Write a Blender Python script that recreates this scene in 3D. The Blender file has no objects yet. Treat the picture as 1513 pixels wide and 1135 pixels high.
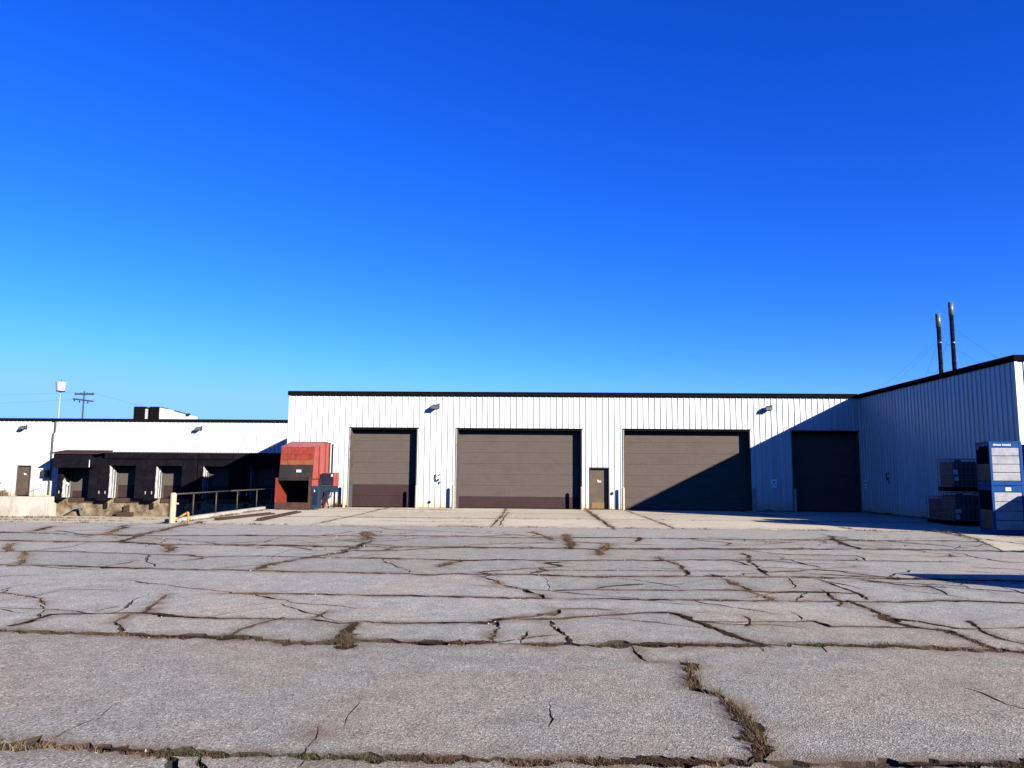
import bpy, bmesh, math, random
from mathutils import Vector, Matrix, noise
from mathutils.geometry import delaunay_2d_cdt
random.seed(11)
S = bpy.context.scene
COL = S.collection

# ------------------------------------------------------------------ camera
F_PX, CX, CY, EYE = 1130.0, 756.5, 567.5, 1.68
def _dir(u, v): return Vector(((u-CX)/F_PX, -(v-CY)/F_PX, -1.0))
_d = _dir(789, 704.5).normalized()
_n = _d.cross(_dir(1789, 713.0)).normalized()
if _n.y < 0: _n = -_n
_x = _d.cross(_n)
ROT = Matrix((_x, _d, _n))            # rows: world axes seen from the camera = camera-to-world
cam = bpy.data.cameras.new('camera'); cam_o = bpy.data.objects.new('camera', cam); COL.objects.link(cam_o)
cam.sensor_width = 36.0; cam.lens = 36.0*F_PX/1513.0; cam.clip_start = 0.05; cam.clip_end = 3000
cam_o.matrix_world = Matrix.Translation((0, 0, EYE)) @ ROT.to_4x4()
S.camera = cam_o
def gr(u, v):                          # photo pixel -> measured point on the level yard
    r = ROT @ _dir(u, v); t = -EYE/r.z
    return Vector((r.x*t, r.y*t))

# ------------------------------------------------------------------ world, sun, exposure
SUN = Vector((1.99, -1.97, 1.0)).normalized()      # towards the sun
EL = math.asin(SUN.z); AZ = math.atan2(SUN.x, SUN.y)
W = bpy.data.worlds.new('World'); S.world = W; W.use_nodes = True
nt = W.node_tree; nt.nodes.clear()
sky = nt.nodes.new('ShaderNodeTexSky'); sky.sky_type = 'NISHITA'; sky.sun_disc = False
sky.sun_elevation = EL; sky.sun_rotation = AZ
sky.air_density = 1.0; sky.dust_density = 0.0; sky.ozone_density = 4.0; sky.altitude = 200
hsv = nt.nodes.new('ShaderNodeHueSaturation'); hsv.inputs['Saturation'].default_value = 1.2
bg = nt.nodes.new('ShaderNodeBackground'); bg.inputs['Strength'].default_value = 0.05
wo = nt.nodes.new('ShaderNodeOutputWorld')
nt.links.new(sky.outputs[0], hsv.inputs['Color']); tint = nt.nodes.new('ShaderNodeMix'); tint.data_type = 'RGBA'; tint.blend_type = 'MULTIPLY'; tint.inputs[0].default_value = 1.0
tint.inputs[7].default_value = (0.80, 0.74, 1.55, 1)          # the deep, saturated blue of this winter sky
nt.links.new(hsv.outputs[0], tint.inputs[6]); 
sp_ = nt.nodes.new('ShaderNodeSeparateColor'); cb_ = nt.nodes.new('ShaderNodeCombineColor'); nt.links.new(tint.outputs[2], sp_.inputs[0])
for ch, (pw, k) in enumerate(((1.57, .487), (1.32, .79), (1.0, 1.07))):   # steeper gradient from cyan horizon to royal blue
    a_ = nt.nodes.new('ShaderNodeMath'); a_.operation = 'POWER'; a_.inputs[1].default_value = pw
    b_ = nt.nodes.new('ShaderNodeMath'); b_.operation = 'MULTIPLY'; b_.inputs[1].default_value = k
    nt.links.new(sp_.outputs[ch], a_.inputs[0]); c_ = nt.nodes.new('ShaderNodeMath'); c_.operation = 'SMOOTH_MIN'; c_.inputs[1].default_value = (2.0, 4.5, 12.0)[ch]; c_.inputs[2].default_value = (1.2, 2.0, 2.0)[ch]
    nt.links.new(a_.outputs[0], b_.inputs[0]); nt.links.new(b_.outputs[0], c_.inputs[0]); nt.links.new(c_.outputs[0], cb_.inputs[ch])
nt.links.new(cb_.outputs[0], bg.inputs['Color']); nt.links.new(bg.outputs[0], wo.inputs[0])
sl = bpy.data.lights.new('sun', 'SUN'); sl.energy = 5.0; sl.angle = math.radians(0.5); sl.color = (1.0, 0.95, 0.88)
so = bpy.data.objects.new('sun', sl); COL.objects.link(so)
so.rotation_euler = SUN.to_track_quat('Z', 'Y').to_euler(); so.location = (30, -30, 40)
S.view_settings.view_transform = 'Standard'; S.view_settings.look = 'None'
S.cycles.diffuse_bounces = 0; S.cycles.max_bounces = 6
S.view_settings.exposure = 1.6; S.view_settings.gamma = 1.0; S.view_settings.use_curve_mapping = False

# ------------------------------------------------------------------ helpers
OFF = {}
class MB:
    def __init__(s): s.v = []; s.f = []; s.m = []
    def poly(s, pts, mi=0):
        i = len(s.v); s.v += [tuple(p) for p in pts]; s.f.append(tuple(range(i, i+len(pts)))); s.m.append(mi)
    def hexa(s, p, mi=0):              # 8 corners: bottom ring 0-3, top ring 4-7
        i = len(s.v); s.v += [tuple(q) for q in p]
        for f in ((3,2,1,0),(4,5,6,7),(0,1,5,4),(1,2,6,5),(2,3,7,6),(3,0,4,7)):
            s.f.append(tuple(i+k for k in f)); s.m.append(mi)
    def box(s, x0, y0, z0, x1, y1, z1, mi=0):
        s.hexa([(x0,y0,z0),(x1,y0,z0),(x1,y1,z0),(x0,y1,z0),(x0,y0,z1),(x1,y0,z1),(x1,y1,z1),(x0,y1,z1)], mi)
    def bar(s, a, b, w, h, up=(0,0,1), mi=0):
        a = Vector(a); b = Vector(b); d = (b-a).normalized(); u = Vector(up)
        r = d.cross(u)
        if r.length < 1e-4: r = d.cross(Vector((1,0,0)))
        r.normalize(); u = r.cross(d)
        r *= w/2; u *= h/2
        s.hexa([a-r-u, a+r-u, b+r-u, b-r-u, a-r+u, a+r+u, b+r+u, b-r+u], mi)
    def cyl(s, a, b, r0, r1=None, n=12, cap=True, mi=0):
        r1 = r0 if r1 is None else r1
        a = Vector(a); b = Vector(b); d = (b-a).normalized()
        q = d.to_track_quat('Z', 'Y'); i = len(s.v)
        for c, r in ((a, r0), (b, r1)):
            for k in range(n):
                t = 2*math.pi*k/n
                s.v.append(tuple(c + q @ Vector((r*math.cos(t), r*math.sin(t), 0))))
        for k in range(n):
            s.f.append((i+k, i+(k+1) % n, i+n+(k+1) % n, i+n+k)); s.m.append(mi)
        if cap:
            s.f.append(tuple(i+k for k in reversed(range(n)))); s.m.append(mi)
            s.f.append(tuple(i+n+k for k in range(n))); s.m.append(mi)
    def tube(s, pts, r, n=8):
        for a, b in zip(pts[:-1], pts[1:]): s.cyl(a, b, r, r, n)
    def prism(s, pts, d, mi=0):        # planar polygon pushed along d
        pts = [Vector(p) for p in pts]; d = Vector(d); n = len(pts)
        i = len(s.v); s.v += [tuple(p) for p in pts] + [tuple(p+d) for p in pts]
        s.f.append(tuple(i+k for k in reversed(range(n)))); s.m.append(mi)
        s.f.append(tuple(i+n+k for k in range(n))); s.m.append(mi)
        for k in range(n):
            s.f.append((i+k, i+(k+1) % n, i+n+(k+1) % n, i+n+k)); s.m.append(mi)
    def build(s, name, mat, parent=None, bevel=0.0, smooth=False, recalc=True):
        o = OFF.get(parent.name, Vector()) if parent else Vector()
        me = bpy.data.meshes.new(name)
        me.from_pydata([(x-o.x, y-o.y, z-o.z) for x, y, z in s.v], [], s.f)
        mats = mat if isinstance(mat, (list, tuple)) else [mat]
        for m in mats: me.materials.append(m)
        if any(s.m): me.polygons.foreach_set('material_index', s.m)
        if recalc or bevel:
            bm = bmesh.new(); bm.from_mesh(me)
            if recalc: bmesh.ops.recalc_face_normals(bm, faces=bm.faces)
            if bevel:
                bmesh.ops.bevel(bm, geom=list(bm.edges), offset=bevel, segments=1, affect='EDGES', clamp_overlap=True)
            bm.to_mesh(me); bm.free()
        if smooth: me.polygons.foreach_set('use_smooth', [True]*len(me.polygons))
        ob = bpy.data.objects.new(name, me); COL.objects.link(ob)
        if parent: ob.parent = parent; OFF[ob.name] = o
        else: OFF[ob.name] = Vector()
        return ob
def tag(o, label=None, cat=None, group=None, kind=None):
    if label: o['label'] = label
    if cat: o['category'] = cat
    if group: o['group'] = group
    if kind: o['kind'] = kind
    return o
def thing(name, loc, label, cat, group=None):
    o = bpy.data.objects.new(name, None); COL.objects.link(o); o.location = loc; o.empty_display_size = .2
    OFF[o.name] = Vector(loc)
    return tag(o, label, cat, group)
def copy_tree(o, parent=None):
    c = o.copy(); COL.objects.link(c)
    if parent: c.parent = parent
    for ch in list(o.children): copy_tree(ch, c)
    return c
def one(name, mb, mat, label, cat, group=None, **k):
    return tag(mb.build(name, mat, None, **k), label, cat, group)

# ------------------------------------------------------------------ materials
def nodes(name):
    m = bpy.data.materials.new(name); m.use_nodes = True
    t = m.node_tree; b = t.nodes['Principled BSDF']
    return m, t, b
def N(t, ty, **k):
    n = t.nodes.new(ty)
    for a, v in k.items():
        if a in n.inputs: n.inputs[a].default_value = v
        else: setattr(n, a, v)
    return n
def ramp(t, src, stops):
    r = t.nodes.new('ShaderNodeValToRGB'); e = r.color_ramp.elements
    e[0].position, e[0].color = stops[0][0], (*stops[0][1], 1) if len(stops[0][1]) == 3 else stops[0][1]
    e[1].position, e[1].color = stops[1][0], (*stops[1][1], 1)
    for p, c in stops[2:]:
        q = e.new(p); q.color = (*c, 1)
    t.links.new(src, r.inputs[0]); return r.outputs[0]
def g3(v): return (v, v, v)
def mix(t, fac, a, b, mode='MIX'):
    n = t.nodes.new('ShaderNodeMix'); n.data_type = 'RGBA'; n.blend_type = mode
    for s, v in ((n.inputs[0], fac), (n.inputs[6], a), (n.inputs[7], b)):
        if isinstance(v, (int, float)): s.default_value = v
        elif isinstance(v, tuple): s.default_value = (*v, 1) if len(v) == 3 else v
        else: t.links.new(v, s)
    return n.outputs[2]
def pos(t, obj=False, scale=None):
    if obj: o = t.nodes.new('ShaderNodeTexCoord').outputs['Object']
    else: o = t.nodes.new('ShaderNodeNewGeometry').outputs['Position']
    if scale:
        mp = t.nodes.new('ShaderNodeMapping'); mp.inputs['Scale'].default_value = scale
        t.links.new(o, mp.inputs[0]); o = mp.outputs[0]
    return o
def noi(t, p, scale, detail=4, rough=.55, dist=0):
    n = N(t, 'ShaderNodeTexNoise', Scale=scale, Detail=detail, Roughness=rough, Distortion=dist); t.links.new(p, n.inputs['Vector']); return n.outputs[0]
def bump(t, b, h, strength=.3, dist=.01):
    n = N(t, 'ShaderNodeBump', Strength=strength, Distance=dist); t.links.new(h, n.inputs['Height']); t.links.new(n.outputs[0], b.inputs['Normal'])
ALB = .62                             # all reflectances scaled down so shade reads darker at the raised exposure
def weathered(name, base, dirt=None, amount=.5, scale=2.0, fine=30., rough=.6, metal=0., stretch=None, bstr=.15, var=.18, obj=False, spec=.3):
    base = tuple(c*ALB for c in base); dirt = tuple(c*ALB for c in dirt) if dirt else None
    m, t, b = nodes(name)
    p = pos(t, obj, stretch); p0 = pos(t, obj)
    c = mix(t, 1.0, base, ramp(t, noi(t, p0, fine, 5, .6), [(.3, g3(1-var)), (.7, g3(1+var*.4))]), 'MULTIPLY')
    if dirt:
        msk = ramp(t, noi(t, p, scale, 6, .62, .4), [(.62-.35*amount, g3(0)), (.86-.3*amount, g3(1))])
        c = mix(t, msk, c, dirt)
    t.links.new(c, b.inputs['Base Color']); b.inputs['Roughness'].default_value = rough; b.inputs['Metallic'].default_value = metal
    b.inputs['Specular IOR Level'].default_value = spec
    bump(t, b, noi(t, p0, fine, 4), bstr, .01)
    return m
M = {}
def mat_white_wall():
    m, t, b = nodes('white_ribbed_steel'); p = pos(t)
    obr = t.nodes.new('ShaderNodeObjectInfo').outputs['Random']
    c = ramp(t, obr, [(0, (.40,.405,.40)), (1, (.45,.455,.45))])
    streak = noi(t, pos(t, False, (9, 9, .35)), 1.0, 5, .6)
    c = mix(t, 1., c, ramp(t, streak, [(.35, (.86,.86,.84)), (.6, g3(1))]), 'MULTIPLY')
    # rusty splash at the foot of the sheets
    sx = N(t, 'ShaderNodeSeparateXYZ'); t.links.new(p, sx.inputs[0])
    mr = N(t, 'ShaderNodeMapRange'); mr.inputs[1].default_value = 0.62; mr.inputs[2].default_value = 0.0
    t.links.new(sx.outputs[2], mr.inputs[0])
    mm = N(t, 'ShaderNodeMath', operation='MULTIPLY'); t.links.new(mr.outputs[0], mm.inputs[0])
    t.links.new(ramp(t, noi(t, pos(t, False, (1,1,.5)), 3.2, 6, .65), [(.26, g3(.25)), (.60, g3(1))]), mm.inputs[1])
    c = mix(t, mm.outputs[0], c, (.36,.25,.12))
    t.links.new(c, b.inputs['Base Color']); b.inputs['Roughness'].default_value = .42; b.inputs['Specular IOR Level'].default_value = .35
    bump(t, b, noi(t, pos(t, False, (1,1,.25)), 1.6, 3), .25, .02)
    return m
M['wall'] = mat_white_wall()
M['fascia'] = weathered('dark_roof_trim', (.009,.008,.008), (.016,.013,.012), .3, 1.5, rough=.45, spec=.0)
M['core'] = weathered('grey_backing', (.35,.35,.35))
M['roof'] = weathered('gravel_roof', (.30,.29,.27), (.18,.17,.16), .5, .6, 60)
M['door'] = weathered('tan_door_steel', (.122,.097,.081), (.105,.081,.067), .4, 1.2, 8, .55, stretch=(1,1,3), var=.08, spec=.0)
M['door_dark'] = weathered('purple_brown_door_steel', (.062,.036,.036), (.045,.028,.028), .4, 1.5, 8, .55, var=.1, spec=.0)
M['jamb'] = weathered('door_frame_steel', (.115,.10,.085), (.07,.055,.045), .4, 3, rough=.6, spec=.0)
M['jamb_light'] = weathered('pale_door_trim', (.42,.40,.35), (.25,.18,.10), .3, 3, rough=.6)
M['seal'] = weathered('black_rubber', (.018,.018,.02), None, rough=.8, spec=.0)
M['mandoor'] = weathered('brown_man_door', (.095,.072,.047), (.17,.095,.04), .4, 2.2, 10, .5, var=.12)
M['mandoor_rust'] = weathered('rust_patch', (.25,.14,.055), (.16,.09,.04), .5, 5)
M['black'] = weathered('black_fabric', (.009,.008,.011), (.018,.015,.02), .4, 2.5, 20, .85, spec=.0)
M['lining'] = weathered('white_torn_foam', (.62,.62,.60), (.22,.24,.24), .45, 5, 20, .9, stretch=(1,1,.5))
M['rim'] = weathered('rusty_brown_rim', (.085,.05,.045), (.05,.035,.03), .5, 4, spec=.0)
M['conc'] = weathered('pale_concrete', (.56,.51,.42), (.30,.25,.17), .5, .9, 25, .9, stretch=(1,1,.5), var=.2, bstr=.3)
M['dockface'] = weathered('stained_shaded_dock_concrete', (.36,.28,.17), (.10,.06,.03), .8, 1.9, 14, .9, var=.25)  # stains, with base and dirt darkened further to stand in for shade
M['rust'] = weathered('rusty_steel', (.085,.034,.016), (.035,.017,.010), .6, 6, 40, .8, obj=True)
M['rust_dark'] = weathered('dark_rust', (.05,.026,.017), (.10,.05,.028), .4, 5, 40, .8)
M['red'] = weathered('faded_red_paint', (.46,.095,.078), (.15,.04,.025), .35, 3.0, 20, .5, stretch=(3,3,.6))
M['red_worn'] = weathered('worn_red_paint', (.31,.045,.022), (.13,.022,.012), .55, 3.6, 20, .5, stretch=(2,2,1))
M['orange_rust'] = weathered('orange_rust', (.26,.075,.03), (.12,.03,.014), .5, 5, 20, .8)
M['red_dark'] = weathered('grimy_dark_plate', (.018,.014,.010), (.05,.024,.011), .4, 3, 20, .55)
M['inside'] = weathered('dark_interior', (.03,.024,.02), None, rough=.9, spec=.0)
M['blue'] = weathered('dark_blue_paint', (.012,.038,.075), (.015,.02,.025), .4, 5, 20, .5, obj=True)
M['navy'] = weathered('navy_enclosure', (.022,.024,.045), (.04,.035,.035), .4, 4, 20, .5, spec=.0)
M['cageblue'] = weathered('bright_blue_paint', (.008,.075,.27), (.012,.05,.14), .35, 4, 20, .5, obj=True, spec=.08)
M['crateboard'] = weathered('light_grey_board', (.42,.41,.42), (.24,.23,.23), .4, 3, 15, .7, obj=True)
M['tanboard'] = weathered('tan_board', (.18,.13,.07), (.10,.075,.045), .5, 4, 15, .8, obj=True)
M['darkboard'] = weathered('dark_side_board', (.012,.014,.02), (.02,.022,.025), .4, 4, 15, .8, obj=True, spec=.0)
M['yellow'] = weathered('faded_yellow_paint', (.55,.48,.24), (.45,.38,.26), .45, 6, 20, .6, stretch=(1,1,.6))
M['yellow_rust'] = weathered('rusty_yellow_paint', (.55,.27,.04), (.25,.10,.03), .4, 8)
M['cream'] = weathered('cream_bollard_paint', (.50,.43,.34), (.36,.20,.09), .35, 5, 20, .65, stretch=(1,1,.5))
M['galv'] = weathered('galvanised_steel', (.20,.20,.20), (.2,.17,.14), .4, 8, 30, .5, metal=.3, obj=True)
M['galv_dark'] = weathered('dull_pipe_steel', (.05,.045,.037), (.10,.07,.05), .5, 8, 30, .6)
M['lampgrey'] = weathered('grey_lamp_housing', (.055,.055,.055), (.03,.03,.03), .3, 6, 30, .5, obj=True)
M['lens'] = weathered('lamp_lens', (.12,.13,.14), None, rough=.2, obj=True, spec=.6)
M['paper'] = weathered('white_label', (.75,.75,.75), None, rough=.6, obj=True, var=.08)
M['signwhite'] = weathered('sign_white', (1.25,1.25,1.25), None, rough=.5, obj=True, var=.05)
M['ink'] = weathered('dark_ink', (.03,.03,.05), None, obj=True, spec=.0)
M['greenbox'] = weathered('dark_green_enclosure', (.03,.045,.02), None)
M['pipe'] = weathered('brown_downspout', (.09,.075,.06), None)
M['stack'] = weathered('dark_stack_steel', (.010,.009,.016), (.03,.025,.025), .4, 5, 20, .55, spec=.0)
M['stackcap'] = weathered('bare_stack_steel', (.22,.22,.22), (.1,.1,.12), .35, 4, 20, .4, metal=.4)
M['pole'] = weathered('weathered_pole_wood', (.06,.055,.06), (.04,.035,.04), .4, 3, 20, .85)
M['whitepaint'] = weathered('white_painted_metal', (.50,.49,.49), (.35,.33,.32), .25, 2, 20, .5)
M['wire'] = weathered('wire_black', (.05,.05,.055), None)
M['ducttape'] = weathered('pale_duct', (.70,.70,.74), (.5,.5,.52), .3, 1, 10, .5)
M['plastic'] = weathered('dirty_plastic_tank', (.07,.075,.085), (.04,.04,.04), .4, 3, 10, .5, obj=True)
M['shadow_dumpster'] = weathered('green_shadow_dumpster_paint', (.03,.09,.05), (.12,.05,.02), .35, 3, 20, .6)
M['ratblack'] = weathered('black_pallet', (.02,.02,.02), None, rough=.8, obj=True, spec=.0)

def mat_asphalt():
    m, t, b = nodes('faded_cracked_asphalt'); p = pos(t)
    big = noi(t, p, .22, 5, .6, .6)
    c = ramp(t, big, [(.30, (.30,.272,.215)), (.50, (.278,.268,.218)), (.70, (.245,.235,.195))])
    tan = ramp(t, noi(t, pos(t, False, (1, .8, 1)), .42, 7, .66, .8), [(.46, g3(0)), (.70, g3(.9))])
    c = mix(t, tan, c, (.32,.27,.19))
    med = noi(t, p, 3.5, 6, .65)
    c = mix(t, 1., c, ramp(t, med, [(.3, g3(.80)), (.7, g3(1.14))]), 'MULTIPLY')
    # exposed stones
    v = N(t, 'ShaderNodeTexVoronoi', Scale=90.); t.links.new(p, v.inputs['Vector'])
    sep = N(t, 'ShaderNodeSeparateColor'); t.links.new(v.outputs['Color'], sep.inputs[0])
    st = ramp(t, sep.outputs[0], [(0, g3(.22)), (.12, g3(.60)), (.30, g3(.92)), (.70, g3(1.06)), (.90, g3(1.25)), (1, g3(2.1))])
    c = mix(t, .85, c, st, 'MULTIPLY')
    v2 = N(t, 'ShaderNodeTexVoronoi', Scale=55.); t.links.new(p, v2.inputs['Vector'])
    sep2 = N(t, 'ShaderNodeSeparateColor'); t.links.new(v2.outputs['Color'], sep2.inputs[0])
    st2 = ramp(t, sep2.outputs[1], [(0, g3(.6)), (.3, g3(.93)), (.8, g3(1.04)), (1, g3(1.35))])
    c = mix(t, .7, c, st2, 'MULTIPLY')
    oi = t.nodes.new('ShaderNodeObjectInfo').outputs['Random']
    c = mix(t, 1., c, ramp(t, oi, [(0, (.90,.89,.87)), (1, (1.05,1.04,1.04))]), 'MULTIPLY')
    oil = ramp(t, noi(t, p, .75, 4, .55, .3), [(.68, g3(0)), (.84, g3(.4))])
    c = mix(t, oil, c, (.13,.12,.115))
    ta = t.nodes.new('ShaderNodeAttribute'); ta.attribute_name = 'pass_tone'     # each paving pass has its own mix
    c = mix(t, ta.outputs['Fac'], c, mix(t, 1., c, (.80,.77,.735), 'MULTIPLY'))
    da = t.nodes.new('ShaderNodeAttribute'); da.attribute_name = 'dirt'
    dm = N(t, 'ShaderNodeMath', operation='MULTIPLY'); t.links.new(da.outputs['Fac'], dm.inputs[0])
    t.links.new(ramp(t, noi(t, p, 2.2, 7, .68), [(.36, g3(0)), (.62, g3(1.0))]), dm.inputs[1])
    c = mix(t, dm.outputs[0], c, (.135,.088,.052))
    t.links.new(c, b.inputs['Base Color']); b.inputs['Roughness'].default_value = .93; b.inputs['Specular IOR Level'].default_value = .15
    bh = mix(t, .4, v.outputs['Distance'], med)
    bump(t, b, bh, .5, .012)
    return m
M['asphalt'] = mat_asphalt()
def mat_apron():
    m, t, b = nodes('weathered_tan_concrete'); p = pos(t)
    c = ramp(t, noi(t, p, .5, 6, .62, .5), [(.3, (.44,.37,.245)), (.52, (.48,.425,.30)), (.72, (.36,.285,.165))])
    c = mix(t, 1., c, ramp(t, noi(t, p, 6, 6, .65), [(.3, g3(.8)), (.7, g3(1.1))]), 'MULTIPLY')
    c = mix(t, 1., c, ramp(t, noi(t, p, 45, 3, .6), [(.32, g3(.78)), (.66, g3(1.12))]), 'MULTIPLY')
    c = mix(t, ramp(t, noi(t, p, 1.1, 7, .7, .8), [(.60, g3(0)), (.74, g3(.7))]), c, (.24,.20,.14))
    oi = t.nodes.new('ShaderNodeObjectInfo').outputs['Random']
    c = mix(t, 1., c, ramp(t, oi, [(0, (.88,.87,.85)), (1, (1.06,1.05,1.04))]), 'MULTIPLY')
    da = t.nodes.new('ShaderNodeAttribute'); da.attribute_name = 'dirt'
    dm = N(t, 'ShaderNodeMath', operation='MULTIPLY'); t.links.new(da.outputs['Fac'], dm.inputs[0])
    t.links.new(ramp(t, noi(t, p, 2.2, 7, .68), [(.36, g3(0)), (.62, g3(1.0))]), dm.inputs[1])
    c = mix(t, dm.outputs[0], c, (.13,.085,.05))
    t.links.new(c, b.inputs['Base Color']); b.inputs['Roughness'].default_value = .92; b.inputs['Specular IOR Level'].default_value = .15
    bump(t, b, noi(t, p, 30, 5), .35, .01)
    return m
M['apron'] = mat_apron()
def mat_soil():
    m, t, b = nodes('crack_soil'); p = pos(t)
    c = ramp(t, noi(t, p, 1.1, 6, .65), [(.32, (.018,.017,.006)), (.5, (.024,.014,.007)), (.7, (.045,.024,.012))])
    t.links.new(c, b.inputs['Base Color']); b.inputs['Roughness'].default_value = 1.
    bump(t, b, noi(t, p, 40, 4), .6, .02)
    return m
M['soil'] = mat_soil()
def mat_spill():
    m, t, b = nodes('scattered_crack_soil'); p = pos(t)
    c = ramp(t, noi(t, p, 1.1, 6, .65), [(.34, (.026,.024,.009)), (.5, (.034,.020,.010)), (.72, (.075,.042,.020))])
    c = mix(t, 1., c, ramp(t, noi(t, p, 60, 3), [(.3, g3(.5)), (.7, g3(1.5))]), 'MULTIPLY')
    t.links.new(c, b.inputs['Base Color']); b.inputs['Roughness'].default_value = 1.; b.inputs['Specular IOR Level'].default_value = .05
    bump(t, b, noi(t, p, 55, 4), .8, .03)
    ea = t.nodes.new('ShaderNodeAttribute'); ea.attribute_name = 'cover'
    ad = N(t, 'ShaderNodeMath', operation='ADD'); t.links.new(ea.outputs['Fac'], ad.inputs[0])
    n2 = N(t, 'ShaderNodeMath', operation='ADD'); t.links.new(noi(t, p, 26, 5, .7), n2.inputs[0]); t.links.new(noi(t, p, 5, 3), n2.inputs[1])
    t.links.new(n2.outputs[0], ad.inputs[1])
    th = N(t, 'ShaderNodeMath', operation='GREATER_THAN'); th.inputs[1].default_value = 1.42; t.links.new(ad.outputs[0], th.inputs[0])
    t.links.new(th.outputs[0], b.inputs['Alpha'])
    return m
M['spill'] = mat_spill()
M['field'] = weathered('dry_winter_ground', (.17,.14,.085), (.09,.085,.04), .5, .15, 3, .95)
M['straw'] = weathered('straw_blades', (.25,.165,.08), (.15,.09,.045), .5, 6, 30, .8)
M['brownweed'] = weathered('brown_weed_blades', (.12,.055,.032), (.06,.035,.02), .5, 6, 30, .85)
M['moss'] = weathered('mossy_blades', (.075,.085,.025), (.05,.05,.02), .5, 6, 30, .85)

# ------------------------------------------------------------------ yard: cracked sheets
def fbm(p, s): return noise.fractal(Vector((p.x*s, p.y*s, 3.7)), 1.0, 2.0, 4)
def zund(x, y): return .010*noise.noise(Vector((x*.33, y*.33, 1.3))) + .005*noise.noise(Vector((x*1.3, y*1.3, 7.1)))
def resample(pts, jit):
    out = [pts[0]]
    for a, b in zip(pts[:-1], pts[1:]):
        L = (b-a).length
        if L < 1e-5: continue
        n = (b-a)/L; side = Vector((-n.y, n.x)); u = 0
        while True:
            y = max(3., (a+n*u).y); u += min(.22, max(.045, y*.0105))
            if u >= L-.02: break
            q = a+n*u
            off = jit*(fbm(q, .9)*1.3 + fbm(q, 4.)*.9)*min(1, u/.3, (L-u)/.3+.2)
            out.append(q+side*off)
        out.append(b)
    return out
def strips(pts, w, jit, taper=True):
    w = w*1.1; rj = random.Random(int(pts[0].x*1000)+len(pts))
    c = resample(pts, jit); Lp = []; Rp = []; n = len(c)
    for i, q in enumerate(c):
        d = (c[min(i+1, n-1)]-c[max(i-1, 0)]); d = d.normalized() if d.length > 1e-6 else Vector((1,0))
        s = Vector((-d.y, d.x))
        k = .55+.75*(.5+noise.noise(Vector((q.x*1.7, q.y*1.7, 9.)))) *.9
        if taper: k *= min(1, .25+min(i, n-1-i)*.25)
        k *= .35+1.3*max(0, .5+.8*noise.noise(Vector((q.x*4.3, q.y*4.3, 12.))))
        q = q+s*rj.gauss(0, .16)*w+d*rj.uniform(-.2,.2)*.05
        k = max(k, .10)
        Lp.append(q+s*w*.5*k*rj.uniform(.45,1.6)); Rp.append(q-s*w*.5*k*rj.uniform(.45,1.6))
    return c, Lp, Rp
def inside(p, poly):
    r = False; n = len(poly); j = n-1
    for i in range(n):
        a, b = poly[i], poly[j]
        if (a[1] > p.y) != (b[1] > p.y) and p.x < (b[0]-a[0])*(p.y-a[1])/(b[1]-a[1])+a[0]: r = not r
        j = i
    return r
from mathutils.kdtree import KDTree
KD = None
def build_kd(cr):
    global KD
    pts = []
    for (p, w, j, dn, h) in cr:
        if dn < 4: continue
        for q in resample(p, j): pts.append((q, w, min(1., .35+dn/60)))
    kd = KDTree(len(pts))
    for i, (q, w, s) in enumerate(pts): kd.insert((q.x, q.y, 0), i)
    kd.balance(); KD = (kd, pts)
def seam_y(pts, x):
    if x <= pts[0].x: return pts[0].y
    for a, b in zip(pts[:-1], pts[1:]):
        if a.x <= x <= b.x: return a.y+(b.y-a.y)*(x-a.x)/max(1e-6, b.x-a.x)
    return pts[-1].y
def dirt_at(x, y):
    co, i, d = KD[0].find((x, y, 0)); q, w, s = KD[1][i]
    r = .07+w*.9+.0035*y
    return s*max(0, 1-max(0, d-w*.4)/r)
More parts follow.
